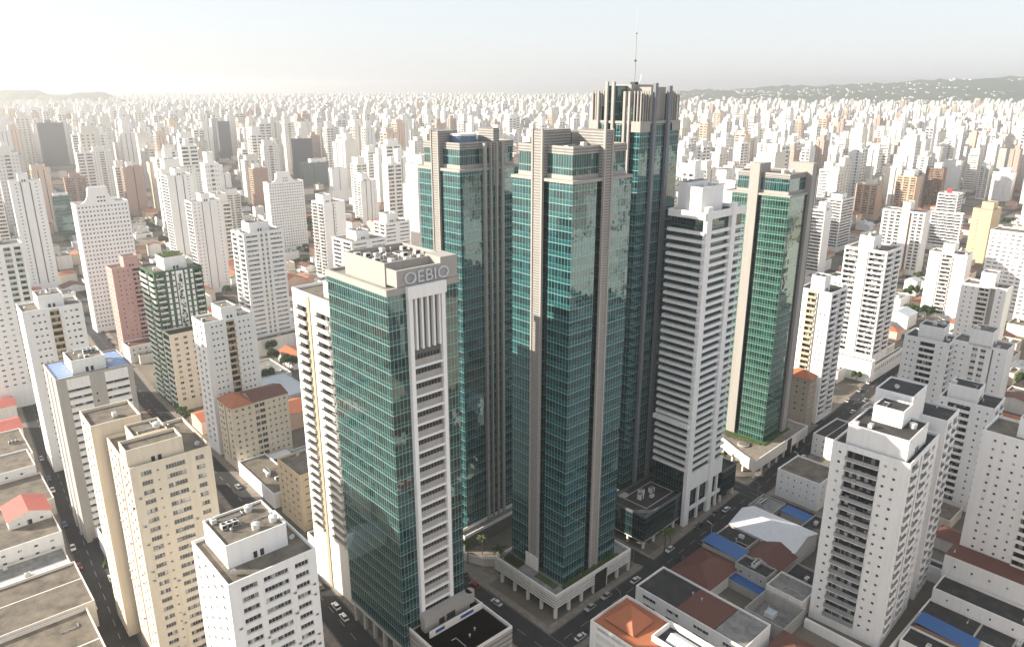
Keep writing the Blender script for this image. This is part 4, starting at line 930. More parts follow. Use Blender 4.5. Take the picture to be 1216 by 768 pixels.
# --- right
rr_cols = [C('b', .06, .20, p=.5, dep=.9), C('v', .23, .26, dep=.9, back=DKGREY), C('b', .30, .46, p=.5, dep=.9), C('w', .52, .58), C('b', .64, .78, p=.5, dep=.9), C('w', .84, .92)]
tower('apartment_tower', 'big white tower at lower right, one stack of railed balconies, three stepped roof boxes', APT, (112.4, 189.2), 46, 27, 21.8, 62.5, WHITE, 3.25, base=.5, roof=ROOFD,
      cols={'L': [C('w', .15, .19, **SM), C('w', .275, .315, **SM), C('b', .37, .80, p=1.0, dep=1.3, rail=METAL), C('w', .87, .91, **SM)], 'R': [C('b', .08, .3, p=.5, dep=.9), C('v', .36, .42, dep=.9, back=DKGREY), C('b', .48, .7, p=.5, dep=.9), C('w', .78, .9)]},
      pent=((.07, .72, .08, .86, 6.2, dict(n=6, roof=ROOFD)),), nclut=0,
      blocks=(dict(x=27.01, y=1.2, W=5.5, D=19, H=60.5, wm=WHITE, nm='step_wing', roof=ROOFD, nclut=0, par=.6, cols={'R': [C('b', .2, .8, p=.4, dep=.8)]}), dict(x=32.52, y=-.4, W=13, D=20, H=65, wm=WHITE, nm='rear_wing', roof=ROOFD, nclut=2, cols={'R': [C('b', .1, .4, p=.5, dep=.9), C('b', .55, .9, p=.5, dep=.9)], 'L': []}),
              dict(x=10.2, y=6.5, W=8.5, D=8.5, z0=68.72, H=73.5, wm=WHITE, nm='upper_roof_box', roof=ROOFD, nclut=1, par=.5, cols={}, base=9), dict(x=21.5, y=7.5, W=13.5, D=11, z0=62.6, H=74.5, wm=WHITE, nm='upper_roof_box', roof=ROOFD, nclut=2, par=.5, cols={}, base=30)))
tower('apartment_tower', 'white tower in shade with dark balcony stack, right of the street below the red roof', APT, (203.5, 329), 46, 15, 19.6, 50, WHITE, 3.05, base=1, roof=ROOFD,
      cols={'L': [C('w', .14, .18, **SM), C('b', .30, .64, p=.9, dep=1.3), C('w', .74, .78, **SM), C('w', .86, .90, **SM)], 'R': [C('b', .1, .4, p=.5, dep=.9), C('b', .55, .9, p=.5, dep=.9)]}, pent=((.2, .8, .2, .75, 6, dict(n=2, roof=ROOFD)),), nclut=1)
tower('apartment_tower', 'white tower half in shade, balcony stack on its left, behind the big stepped-roof tower', APT, (186.3, 265.1), 46, 16, 19.5, 45.5, WHITE, 3.05, base=1, roof=ROOFD,
      cols={'L': [C('w', .1, .14, **SM), C('w', .24, .28, **SM), C('b', .42, .84, p=.9, dep=1.3), C('w', .92, .96, **SM)], 'R': [C('b', .1, .4, p=.5, dep=.9), C('b', .55, .9, p=.5, dep=.9)]}, pent=((.15, .75, .35, .9, 5.5, dict(n=2, roof=ROOFD)),), nclut=1)
tower('apartment_tower', 'white tower cut by the right frame edge, rising from a block with brown sheet roof', APT, (171.3, 199.7), 43, 16, 28, 58.5, WHITE, 3.0, base=16, roof=ROOF,
      cols={'L': [C('b', .06, .46, p=.9, dep=1.3), C('w', .53, .555, **SM), C('w', .63, .66, **SM), C('w', .75, .78, **SM), C('w', .85, .88, **SM)], 'R': [C('b', .1, .9, p=.5, dep=.9)]}, pent=((.25, .9, .1, .7, 6, dict(n=2)),), nclut=1,
      blocks=(dict(x=-9.5, y=-3, W=9.48, D=32.4, H=16.5, wm=WHITE, nm='base_block', roof=TILED, nclut=2, par=0, fh=4.5, cols={'L': ev(6, .03, .97, .13, **SM)}),))
tower('apartment_tower', 'sunlit tall tower of long shadowed balcony slots with a plain central shaft', APT, (209.4, 410), 44, 23.5, 23.7, 76, WHITE, 3.05, base=13, roof=ROOF,
      cols={'L': [C('b', .04, .40, p=.5, dep=1.4, hp=.95), C('p', .43, .62, m=WHITE, dep=.6), C('b', .66, .97, p=.5, dep=1.4, hp=.95)], 'R': [C('b', .08, .42, p=.6, dep=1.1), C('v', .46, .54, dep=1.2), C('b', .58, .92, p=.6, dep=1.1)]},
      pent=((.05, .55, .36, .7, 7.5, dict(n=3)),), nclut=1, blocks=(dict(x=-5, y=-2.6, W=4.98, D=28, H=12.5, wm=WHITE, nm='annex', cols={}, nclut=0), dict(x=0, y=-2.6, W=44, D=2.58, H=9, wm=WHITE, nm='street_front', cols={'R': row('w', [(i * .07 + .02, i * .07 + .06) for i in range(14)], sill=1, head=3.2, panes=1)}, fh=4, nclut=0)))
tower('apartment_tower', 'white tower with beige balcony stack above the small orange hip roof', APT, (155.2, 350.4), 45, 19.6, 16.7, 68.5, WHITE, 2.95, base=2, roof=ROOFD,
      cols={'L': [C('w', .12, .16, **SM), C('w', .24, .28, **SM), C('v', .36, .42, dep=.9, back=GREY), C('b', .44, .7, pm=BEIGE, m=BEIGE, p=.6, dep=.9), C('w', .78, .82, **SM), C('w', .88, .92, **SM)], 'R': [C('b', .08, .42, p=.6, dep=1.1), C('v', .46, .54, dep=1.2), C('b', .58, .92, p=.6, dep=1.1)]},
      pent=((.0, .35, .25, .65, 7.5, dict(n=1)),), nclut=1)
def hip_only(mat, h=3.2):
    def f(root, W, D, H): part('tiled_roof', root, lambda m: hip(m, 0, W, 0, D, H + .05, h, mat))
    return f
tower('apartment_block', 'short tan block with orange hip roof tucked in front of the beige balcony stack', 'apartment block', (146.2, 341.5), 45, 8, 12.5, 27.5, wall((.42, .36, .29)), 3.0, base=9, par=0, nclut=0, extra=hip_only(TILE), cols={'L': ev(3, .05, .95, .35, **SM), 'R': ev(3, .05, .95, .4)})
mid = dict(fh=3.0, base=1)
tower('apartment_tower', 'white tower with cream balcony column, nearest tower to the leafy square on the right', APT, (324.4, 522.5), 45, 14, 25, 49, WHITE, cols={'L': ev(2, .03, .28, .3, **SM) + [C('v', .33, .36, dep=.8, back=GREY), C('b', .38, .64, pm=OFFW, m=OFFW, p=.5, dep=.8), C('v', .66, .69, dep=.8, back=GREY)] + ev(2, .74, .97, .3, **SM), 'R': []}, pent=((.1, .8, .38, .68, 7, dict(n=1)),), nclut=1, **mid)
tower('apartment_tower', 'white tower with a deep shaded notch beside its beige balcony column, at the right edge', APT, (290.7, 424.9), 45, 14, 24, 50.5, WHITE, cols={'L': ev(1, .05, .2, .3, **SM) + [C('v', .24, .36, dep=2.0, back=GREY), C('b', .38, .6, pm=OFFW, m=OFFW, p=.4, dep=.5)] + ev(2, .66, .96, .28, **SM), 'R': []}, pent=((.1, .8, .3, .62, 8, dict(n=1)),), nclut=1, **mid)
tower('apartment_tower', 'white tower with paired awning windows, right of the shaded dark balcony stack', APT, (222.7, 316.9), 45, 14, 22.5, 51, WHITE, cols={'L': ev(1, .06, .2, .25, **SM) + [C('v', .24, .27, dep=1.5, back=GREY)] + ev(2, .34, .64, .62, m=OFFW) + ev(2, .7, .97, .28, **SM), 'R': []}, pent=((.0, .8, .3, .7, 7, dict(n=2)),), nclut=1, **mid)
bk = dict(bake=True, nclut=0)
tower('apartment_tower', 'white ribbed twin tower with tall core, left of the leafy square', APT, (366.1, 661.3), 46, 17, 36, 57, WHITE, cols={'L': [C('b', .04, .13, p=.3, dep=.8, pm=OFFW), C('b', .17, .26, p=.3, dep=.8, pm=OFFW), C('v', .30, .36, dep=1.5, back=BROWN), C('b', .56, .66, p=.3, dep=.8, pm=OFFW), C('b', .7, .8, p=.3, dep=.8, pm=OFFW), C('b', .85, .95, p=.3, dep=.8, pm=OFFW)]}, pent=((.1, .8, .38, .56, 8, dict(n=0)),), **bk)
tower('apartment_tower', 'peach tower with paler box on top, nearer of the two peach ones', APT, (464.1, 957), 42, 15, 28, 44, PEACH, cols={'L': [C('b', .05, .28, p=.4, dep=.9), C('b', .38, .62, p=.4, dep=.9), C('b', .72, .95, p=.4, dep=.9)]}, pent=((.1, .9, .25, .6, 7, dict(m=OFFW, n=0)),), **bk)
tower('apartment_tower', 'peach tower beside a dark brown one, farther of the two peach ones', APT, (504.7, 944.4), 44, 20, 24, 56, PEACH, cols={'L': [C('b', .05, .28, p=.4, dep=.9), C('b', .38, .62, p=.4, dep=.9), C('b', .72, .95, p=.4, dep=.9)]}, pent=((.1, .9, .2, .7, 7, dict(m=WHITE, n=0)),), **bk)
tower('apartment_tower', 'dark brown tower right of the farther peach tower', APT, (581.8, 1024.1), 46, 16, 22, 58, BROWN, cols={'L': [C('b', .06, .46, p=.4, dep=.9), C('b', .54, .94, p=.4, dep=.9)]}, pent=((.2, .8, .2, .6, 7, dict(m=WHITE, n=0)),), **bk)
tower('apartment_tower', 'plain tan tower with one dotted line of windows, near the right edge', APT, (457.4, 711.5), 40, 24, 17, 52, TAN, cols={'L': ev(1, .55, .75, .3, bake=1, **SM)}, pent=((.0, .5, .0, .6, 7, dict(n=0)),), **bk)
tower('apartment_tower', 'white tower of dashed window bands at the right frame edge, above the notch tower', APT, (372, 516), 42, 20, 34, 64.5, WHITE, cols={'L': ev(8, .02, .98, .7, sill=1.1, head=2.0, bake=1)}, **bk)
tower('apartment_tower', 'white banded tower with blank side, right of the green tower roof', APT, (274.7, 655.7), 43, 14, 16, 60.5, WHITE, cols=dict(L=[C('b', .04, .96, p=.4, dep=.9)], R=[]), pent=((.0, .7, .0, .4, 7, dict(n=0)),), **bk)
tower('apartment_tower', 'white office-like tower with continuous bands, behind the green tower roof', APT, (336.1, 763.7), 44, 30, 22, 54, WHITE, cols=bands(), pent=((.1, .5, .1, .7, 5, dict(n=0)),), **bk)
def redbox(root, W, D, H): boxpart('red_roof_sign', root, 1.0, 1.5, D * .35, D * .6, H + 1, H + 5.5, plain('sign_red', (.55, .06, .05), .5))
tower('apartment_tower', 'white tower of thin bands with a small red roof sign', APT, (457, 770.6), 44, 16, 19, 58.5, WHITE, cols=bands(), extra=redbox, blocks=(dict(x=-6, y=-9, W=5.9, D=30, H=40, wm=WHITE, nm='wing', cols=bands(), nclut=0),), **bk)
tower('apartment_tower', 'plain white slab with grey side, behind the dark brown tower', APT, (724.1, 1229.3), 44, 18, 26, 49, WHITE, cols={}, **bk)
tower('apartment_tower', 'white finned tower standing on a wide low base near the right edge', APT, (739.7, 1118.8), 44, 16, 27, 42, WHITE, cols={'L': [C('v', .3, .33, dep=.6), C('v', .6, .63, dep=.6)]}, pent=((.1, .9, .2, .7, 6, dict(n=0)),), **bk)

# ------------------------------------------------------------------ ground, streets, kerbs
def fr(yaw): a = R_(yaw); return (math.cos(a), math.sin(a)), (-math.sin(a), math.cos(a))
def ab(a, b, yaw=43):
    r, l = fr(yaw); return (a * r[0] + b * l[0], a * r[1] + b * l[1])
GX, GY0, GY1 = 12500, -2300, 13800
mb = MB(); mb.quad((-GX, GY0, 0), (GX, GY0, 0), (GX, GY1, 0), (-GX, GY1, 0), LOT); structure('ground', mb)
ROADS = []
def road(pts, wd, z, gaps=(), lane=True, pave=2.6):
    ROADS.append((pts, wd / 2 + pave)); kz = .15 + .004 * len(ROADS)
    mb = MB(); pv = MB(); ln = MB(); acc = 0
    for i in range(len(pts) - 1):
        p, q = Vector((*pts[i], 0)), Vector((*pts[i + 1], 0)); d = q - p; L_ = d.length; d.normalize(); n = Vector((-d.y, d.x, 0))
        def P(t, s, zz): v = p + d * t + n * s; return (v.x, v.y, zz)
        mb.quad(P(0, -wd / 2, z), P(L_, -wd / 2, z), P(L_, wd / 2, z), P(0, wd / 2, z), ASPH)
        t = 0.0; step = 2.0
        while t < L_:
            t1 = min(t + step, L_); m_ = acc + (t + t1) / 2; c = p + d * ((t + t1) / 2)
            for sgn in (-1, 1):
                s0, s1 = sorted((sgn * wd / 2, sgn * (wd / 2 + pave)))
                mid = c + n * (sgn * (wd / 2 + pave / 2))
                if any(near_line(mid.x, mid.y, r_[0]) < r_[1] - pave + .4 for r_ in ROADS[:-1]): continue
                if any(near_line(mid.x, mid.y, g) < gw for g, gw in gaps): continue
                pv.quad(P(t, s0, kz), P(t1, s0, kz), P(t1, s1, kz), P(t, s1, kz), PAVE)
                si = s0 if sgn > 0 else s1
                pv.quad(P(t, si, z), P(t1, si, z), P(t1, si, kz), P(t, si, kz), CONC)
            if lane and int(m_ / 2) % 4 in (0, 1): ln.quad(P(t, -.09, z + .004), P(t1, -.09, z + .004), P(t1, .09, z + .004), P(t, .09, z + .004), PAINT)
            if lane:
                for s in (-wd / 2 + .35, wd / 2 - .35): ln.quad(P(t, s - .06, z + .004), P(t1, s - .06, z + .004), P(t1, s + .06, z + .004), P(t, s + .06, z + .004), PAINT)
            t = t1
        acc += L_
    structure('road', mb); structure('pavement', pv)
    if ln.f: structure('road_marking', ln)
def near_line(x, y, pts):
    best = 1e9
    for i in range(len(pts) - 1):
        ax, ay = pts[i]; bx, by = pts[i + 1]; dx, dy = bx - ax, by - ay
        t = max(0, min(1, ((x - ax) * dx + (y - ay) * dy) / (dx * dx + dy * dy))); best = min(best, math.hypot(x - ax - t * dx, y - ay - t * dy))
    return best
rR = [ab(40, 127), ab(100, 129.5), ab(200, 132), ab(285, 137.5), ab(440, 152.5), ab(700, 177)]
rL = [(-40, 86), (-124.8, 196.5), (-244.9, 353.4), (-420, 584)]
rM = [(30, 92), (-46.3, 190.2), (-120.6, 285.5), (-204, 384.1), (-328, 546)]
rAC = [ab(136.5, 60), ab(136.5, 300)]
rCD = [ab(194.5, 134), ab(194.5, 260)]
rEF = [ab(267, 30), ab(267, 290)]
rX = [ab(356, 60), ab(356, 330)]
rLM = [(-262, 392), (-190, 452), (-60, 565)]
rLX = [(-330, 120), (-160, 255 - 5)]
allr = [(rR, 5), (rL, 5.5), (rM, 5.5), (rAC, 6), (rCD, 3.6), (rEF, 4), (rX, 4)]
road(rR, 9.4, .006, [(r, w_ - .3) for r, w_ in allr[3:]])
road(rL, 10, .006); road(rM, 10, .006)
road(rAC, 11.5, .012, pave=2.4); road(rCD, 6.6, .012, lane=False, pave=1.2); road(rEF, 8, .012); road(rX, 8, .012)
def zebra(cx, cy, yaw, w_, n=7):
    m = MB(); a = R_(yaw); r, l = (math.cos(a), math.sin(a)), (-math.sin(a), math.cos(a))
    for i in range(n):
        s = (i - (n - 1) / 2) * (w_ / n); pts = []
        for u, v in ((s - .28, -1.5), (s + .28, -1.5), (s + .28, 1.5), (s - .28, 1.5)): pts.append((cx + r[0] * u + l[0] * v, cy + r[1] * u + l[1] * v, .02))
        m.face(pts, PAINT)
    structure('zebra_crossing', m)

# ------------------------------------------------------------------ low buildings
def low(name, label, a0, a1, b0, b1, h, wm, kind='flat', roof=None, yaw=43, rh=2.4, par=.7, clut=2, win=None, z0=0.0, cat='low building', group=None, mat2=None, extra=None):
    x, y = ab(a0, b0, yaw); W, D = a1 - a0, b1 - b0; roof = roof or ROOF
    root = thing(name, label, cat, (x, y, z0), R_(yaw), group); rng = random.Random(int(a0 * 31 + b0 * 7))
    m = MB(); items = []
    block(m, W, D, 0, h, 3.0, wm, win or {}, items, .3); m.build('walls', root); place_items(root, items, 100)
    if kind == 'flat':
        ro = part('roof_deck', root, lambda m: m.quad((0, 0, h + .003), (W, 0, h + .003), (W, D, h + .003), (0, D, h + .003), roof))
        if mat2:
            for k, (t0, t1, mm) in enumerate(mat2): part('roof_field', root, lambda m: m.quad((.4, D * t0, h + .01), (W - .4, D * t0, h + .01), (W - .4, D * t1, h + .01), (.4, D * t1, h + .01), mm))
        if par: part('parapet', root, lambda m: m.ring(0, W, 0, D, h + .004, h + par, .3, wm))
        if clut and W > 5 and D > 5: clutter(ro, .8, W - .8, .8, D - .8, h + .01, clut, rng)
    elif kind == 'hip': part('tiled_roof', root, lambda m: hip(m, 0, W, 0, D, h + .02, rh, roof))
    elif kind in ('gx', 'gy'): part('pitched_roof', root, lambda m: gable(m, 0, W, 0, D, h + .02, rh, roof, wm, kind[1]))
    elif kind == 'shed': part('sheet_roof', root, lambda m: m.quad((-.3, -.3, h + .05), (W + .3, -.3, h + .05), (W + .3, D + .3, h + rh), (-.3, D + .3, h + rh), roof, [(0, 0), (W, 0), (W, D), (0, D)]))
    if extra: extra(root, W, D, h)
    occupy(x, y, R_(yaw), W, D)
    return root
sw_ = lambda n, wf=.3: {'L': ev(n, .04, .96, wf, **SM), 'R': ev(max(2, n // 2), .05, .95, wf, **SM)}
def pyramid(root, W, D, H):
    part('pyramid_roof', root, lambda m: hip(m, 4.6, 13.2, 26.8, 36.4, H + .4, 5.4, TILE))
    part('pyramid_ridge', root, lambda m: [m.tube((*c, H + .42), (8.9, 31.6, H + 5.85), .13, TILE) for c in ((4.1, 26.3), (13.7, 26.3), (13.7, 36.9), (4.1, 36.9))])
    part('roof_court', root, lambda m: (m.ring(7, 16, 4, 22, H + .05, H + 2.0, .35, WHITE), m.quad((7.3, 4.3, H + .06), (15.7, 4.3, H + .06), (15.7, 21.7, H + .06), (7.3, 21.7, H + .06), ROOFD)))
    part('skylight', root, lambda m: gable(m, 9.5, 14.5, 8, 19, H + .3, 1.4, WHITEM, WHITE, 'y', 0))
low('tile_roofed_block', 'white block at bottom edge with sunlit tile pyramid on its orange roof', 142.6, 159.6, 80, 119, 14, WHITE, 'flat', TILE, clut=0, extra=pyramid, win={'L': [C('b', .60, .93, p=.3, dep=1.4, pm=OFFW), C('b', .2, .52, p=.3, dep=1.4, pm=OFFW)], 'R': []}, par=.9)
low('shop_block', 'long white walled block, flat roof in dark, brown and grey fields, beside the tile pyramid', 171, 186, 84.5, 124, 9, WHITE, 'flat', ROOFD, clut=2, mat2=((.28, .62, TILED), (.02, .27, ROOFG)), win={'L': [C('w', .05, .18, panes=5), C('w', .3, .44, panes=5), C('w', .58, .7, panes=4), C('w', .8, .93, panes=4)]})
low('hip_roofed_hall', 'brown hip-roofed hall at the street, below the blue sheet roof', 191, 210.6, 109.5, 124.5, 5.2, OFFW, 'hip', TILED, rh=3.2)
low('blue_roofed_shed', 'long blue sheet roof beside the brown hip roof', 211.3, 218.4, 110.5, 125, 7.0, GREY, 'shed', BLUEM, rh=1.0)
low('workshop', 'dark flat roofed workshop between the blue sheet roof and the white tent hall', 219, 228.6, 112, 124.8, 6.4, GREY, 'flat', ROOFD, clut=3)
low('tent_hall', 'big white tent-like hall with pale pitched sheet roof', 229.3, 247, 99, 124.8, 7, WHITE, 'gy', WHITEM, rh=3.0)
low('gabled_house', 'brown gabled house with white end wall, touching the white tent hall', 215.6, 228.9, 97.8, 111, 6, OFFW, 'gx', TILED, rh=3.0)
low('flat_house', 'grey walled house with dark roof between the two brown roofs', 208.4, 215.2, 98, 110, 7, CONC, 'flat', ROOFD, clut=1, win=sw_(3))
low('blue_roofed_lean_to', 'narrow blue lean-to roof over a cluttered yard', 204.2, 207.8, 97.6, 110, 3.4, GREY, 'shed', BLUEM, rh=.5)
low('flat_house', 'house with grey stained cement roof at the foot of the stepped-roof tower', 206.6, 217, 84.4, 97.2, 6, OFFW, 'flat', ROOFG, clut=1)
def yardbits(root, W, D, H):
    part('white_hut', root, lambda m: m.box(W * .45, W * .68, D * .5, D * .72, .9, 2.6, WHITE, PALEM))
low('walled_yard', 'white walled roof yard with a small white hut inside', 192.4, 206, 83, 96.8, .9, CONC, 'flat', ROOFG, clut=2, par=4.2, extra=yardbits)
low('hip_roofed_hall', 'dark brown hip roof at the bottom edge below the walled yard', 176, 190.5, 64, 82, 6, WHITE, 'hip', TILED, rh=3)
low('corner_block', 'white low block with a half sunlit roof, left of the stepped-roof tower', 272.5, 290, 111, 129.2, 12, WHITE, 'flat', ROOF, clut=0, win=sw_(6, .2))
low('corner_block', 'white low block with dark roof split by a pale ridge, by the far crossing', 319.5, 344, 126, 136.5, 10, WHITE, 'flat', ROOFD, clut=0, mat2=((.48, .51, OFFW),), win=sw_(3, .2))
low('annex_block', 'white walled annex with dark roof in front of the brown sheet roof', 240.8, 251.0, 30, 57.4, 9, WHITE, 'flat', ROOFD, clut=1, win={'L': ev(4, .05, .95, .1, **SM)})
low('workshop', 'wide dark flat roof in the lower right corner behind the blue awning', 230.2, 240.4, 26, 57.6, 5, WHITE, 'flat', ROOFD, clut=2, mat2=((.5, .52, GREY), (.2, .22, GREY)))
low('blue_awning', 'bright blue sheet awning in the lower right corner', 223, 229.6, 40, 56, 6.2, BROWN, 'shed', BLUEM, rh=.9)
low('workshop', 'small dark roofed workshop cut by the bottom right corner', 214, 222.6, 24, 57, 4.6, WHITE, 'flat', ROOFD, clut=1)
low('garage', 'low garage tucked behind the right side of the stepped-roof tower', 258.6, 263, 60, 69, 5.5, WHITE, 'flat', ROOFD, clut=0)
low('small_shed', 'small shed with blue roof below the half sunlit block', 256, 262, 108, 118, 4, GREY, 'shed', BLUEM, rh=.5)
low('small_shed', 'grey shed behind the white tent hall', 250, 262, 119, 129, 4.2, CONC, 'flat', ROOFG, clut=3)
low('small_shed', 'shed with pale roof beside the white tent hall', 249, 262.4, 97, 107, 4.4, CONC, 'flat', ROOFD, clut=2)
low('small_shed', 'shed under a brown roof near the foot of the stepped-roof tower', 218, 228, 84.6, 97, 4.2, CONC, 'flat', ROOFD, clut=1)
low('boundary_wall', 'pale boundary wall round the dark yard of the stepped-roof tower', 204, 205, 58.4, 82, 3.2, WHITE, 'flat', OFFW, clut=0, par=0, cat='wall')
low('boundary_wall', 'pale boundary wall between the stepped-roof tower and the workshops', 206, 239, 57.9, 58.6, 3.2, WHITE, 'flat', OFFW, clut=0, par=0, cat='wall')
# left
low('warehouse', 'large bare brown flat roof at the left edge, lower of two', -40, 31.2, 237.5, 264.6, 9, OFFW, 'flat', ROOF, 41, clut=0, mat2=((.60, .615, OFFW),), par=.9)
low('warehouse', 'flat roofed block with roof coolers in the bottom left corner', -30, 28.6, 203, 237, 8, OFFW, 'flat', ROOF, 41, clut=6, par=1.1, mat2=((.5, .515, OFFW),))
low('warehouse', 'white block with two rows of small windows and a red gabled roof house', -20, 31.8, 286.5, 319, 10, WHITE, 'flat', ROOF, 41, clut=2, win={'R': ev(10, .02, .98, .25, **SM)})
low('roof_house', 'red gabled house standing on a white block at the left', 17.5, 33 - 1.6, 300.5, 315, 3.2, WHITE, 'gy', REDM, 41, rh=2.6, z0=10.01, cat='house', win={'R': [C('w', .2, .26, **SM), C('w', .42, .54, sill=.1, head=2.2, panes=1, ledge=False), C('w', .72, .8, **SM)]})
low('court_block', 'low roof between the two left-edge roofs, beside the street', 8, 31, 265.4, 285.6, 4.5, OFFW, 'flat', ROOFG, 41, clut=2, mat2=((.4, .55, PALEM),))
low('warehouse', 'white walled block dotted with small windows at the left edge', -20, 34.4, 349.5, 369, 10.5, WHITE, 'flat', ROOF, 41, clut=3, win={'R': ev(9, .05, .95, .2, **SM)})
low('warehouse', 'bare brown flat roof at the left edge below the dotted wall', -20, 35.4, 321, 348.6, 7, OFFW, 'flat', ROOF, 41, clut=1)
low('red_roofed_house', 'red roofed house by the street near the left edge', 24, 38.2, 408, 425, 6, WHITE, 'gx', REDM, 41, rh=2.6, cat='house')
low('warehouse', 'pale flat roof just below the red roofed house at the left edge', 5, 36.6, 371, 405, 7, OFFW, 'flat', ROOF, 41, clut=4)
low('red_roofed_house', 'red brown roof farther up the left street than the red roofed house', 18, 40.4, 440, 455, 7, OFFW, 'gx', REDM, 41, rh=2.2, cat='house')
low('wall_block', 'long white garden wall and shed between cream tower and grey framed tower', 42.5, 58, 246, 284, 8, WHITE, 'flat', ROOF, 41, clut=3)
low('long_shed', 'long sunlit white shed wall leading to the cream hip-roofed block', 103.5, 116, 267, 303.5, 6.2, WHITE, 'flat', ROOF, 41, clut=5)
def pool(root, W, D, H):
    part('pool_water', root, lambda m: m.quad((W * .5, D * .62, H + .3), (W * .85, D * .62, H + .3), (W * .85, D * .97, H + .3), (W * .5, D * .97, H + .3), plain('pool_blue', (.08, .27, .34), .15)))
    part('pool_rim', root, lambda m: m.ring(W * .5 - .4, W * .85 + .4, D * .62 - .4, D * .97 + .4, H + .01, H + .36, .4, GREY))
    part('canopy', root, lambda m: m.box(.5, W * .42, D * .66, D * .95, H + 2.2, H + 2.4, WHITEM, bottom=True))
low('pool_terrace', 'red paved pool terrace in front of the cream hip-roofed block', 117, 139, 286, 305.5, 2.6, OFFW, 'flat', TILED, 41, clut=2, extra=pool)
low('flat_hall', 'pale blue sheet roof between the bow-balcony tower and the slanted balconies', 145, 165, 355, 389, 8, CONC, 'flat', PALEM, 41, clut=0, par=.4)
low('orange_roofed_house', 'white house with orange pitched roof, left of the slanted balcony block', 179.5, 191.5, 409, 431, 6.4, WHITE, 'gy', TILE, 41, rh=2.6, cat='house')
low('flat_hall', 'pale concrete roof ramp behind the pale blue sheet roof', 153, 170, 391, 421, 6, OFFW, 'flat', ROOFG, 41, clut=2)
low('corner_block', 'cream walled block with bare roof beside the sunlit slotted tower', 388, 404, 168, 182, 8, OFFW, 'flat', ROOF, 43, clut=1, par=.5)
low('red_roofed_house', 'house with bright red roof beside the leafy square', 462, 480, 196, 208, 6, WHITE, 'gx', TILE, 43, rh=2.6, cat='house')
low('long_hall', 'long brown roofed hall between slotted tower and leafy square', 446, 494, 166, 178, 6, OFFW, 'flat', TILED, 43, clut=0, par=.5)
low('dining_hall', 'pale roofed hall beyond the leafy square', 505, 530, 196, 216, 6, OFFW, 'flat', ROOF, 43, clut=3)

m = MB(); m.face([(*ab(a, b), .024) for a, b in ((145, 167), (157, 167), (157, 205), (150, 214), (145, 214))], PAVE); structure('pavement', m)
def ramp_wall(m):
    pts = [ab(a, b) for a, b in ((146.5, 190), (147.5, 182), (150, 176), (153.5, 172.5), (157, 171))]
    for p, q in zip(pts, pts[1:]):
        d = Vector((q[0] - p[0], q[1] - p[1])).normalized() * .25; n = (-d.y, d.x)
        m.face([(p[0], p[1], 3.2), (q[0], q[1], 3.2), (q[0] + n[0] * 2, q[1] + n[1] * 2, 3.2), (p[0] + n[0] * 2, p[1] + n[1] * 2, 3.2)], OFFW)
        m.quad((p[0], p[1], .02), (q[0], q[1], .02), (q[0], q[1], 3.2), (p[0], p[1], 3.2), OFFW)
        m.quad((p[0] + n[0] * 2, p[1] + n[1] * 2, .02), (q[0] + n[0] * 2, q[1] + n[1] * 2, .02), (q[0] + n[0] * 2, q[1] + n[1] * 2, 3.2), (p[0] + n[0] * 2, p[1] + n[1] * 2, 3.2), OFFW)
m = MB(); ramp_wall(m); tag(m.build('curved_wall'), 'sunlit curved ramp wall between the sign tower and the tower with four fins', 'wall')

# ------------------------------------------------------------------ trees, cars, lamps
def crown_mb(rng, rx, rz, zc, n, mat, clumps=16):
    m = MB(); cs = []
    for i in range(clumps):
        a = rng.uniform(0, 6.28); e = rng.uniform(-.5, 1.0); r = rng.uniform(.45, .85)
        cs.append((rx * r * math.cos(a) * math.cos(e), rx * r * math.sin(a) * math.cos(e), zc + rz * r * math.sin(e), rng.uniform(.26, .42) * rx))
    for i in range(n):
        c = rng.choice(cs); d = Vector((rng.gauss(0, 1), rng.gauss(0, 1), rng.gauss(0, 1))).normalized() * c[3] * rng.uniform(.6, 1.08)
        p = Vector(c[:3]) + d; s = rng.uniform(.14, .30)
        nn = (d.normalized() + Vector((rng.uniform(-.6, .6), rng.uniform(-.6, .6), rng.uniform(-.2, .9)))).normalized()
        e = nn.cross(Vector((rng.uniform(-1, 1), rng.uniform(-1, 1), .3))).normalized(); g = nn.cross(e)
        m.face([p + e * s * 1.5, p + g * s, p - e * s * 1.5, p - g * s], mat)
    return m
def make_tree(rng, h, rx, mat):
    root = bpy.data.objects.new('tree', None); COL.objects.link(root)
    t = MB(); t.tube((0, 0, 0), (.1, .05, h * .42), .22, BARK, 7, .15)
    for i in range(5):
        a = i * 1.3 + rng.random(); t.tube((.08, .04, h * .36), (rx * .55 * math.cos(a), rx * .55 * math.sin(a), h * rng.uniform(.55, .75)), .1, BARK, 5, .04)
    t.build('trunk', root)
    crown_mb(rng, rx, h * .30, h * .66, 2600, mat).build('crown', root); return root
def make_palm(rng, h):
    root = bpy.data.objects.new('palm_tree', None); COL.objects.link(root)
    t = MB(); t.tube((0, 0, 0), (.15, .1, h), .2, BARK, 8, .14); t.build('trunk', root)
    m = MB()
    for i in range(22):
        a = i * 6.283 / 22 * 1.0 + rng.uniform(-.2, .2); L_ = rng.uniform(2.3, 3.2); up = rng.uniform(-.2, 1.1)
        prev = Vector((.15, .1, h)); dr = Vector((math.cos(a), math.sin(a), up)).normalized()
        for k in range(5):
            nx = prev + dr * (L_ / 5); dr = (dr + Vector((0, 0, -.32))).normalized(); sd = Vector((-math.sin(a), math.cos(a), 0)) * (.42 * (1 - k / 6))
            for sg in (-1, 1):
                m.face([prev, nx, nx + sd * sg - Vector((0, 0, .22)), prev + sd * sg - Vector((0, 0, .22))], LEAF)
            prev = nx
    m.build('fronds', root); return root
trng = random.Random(11)
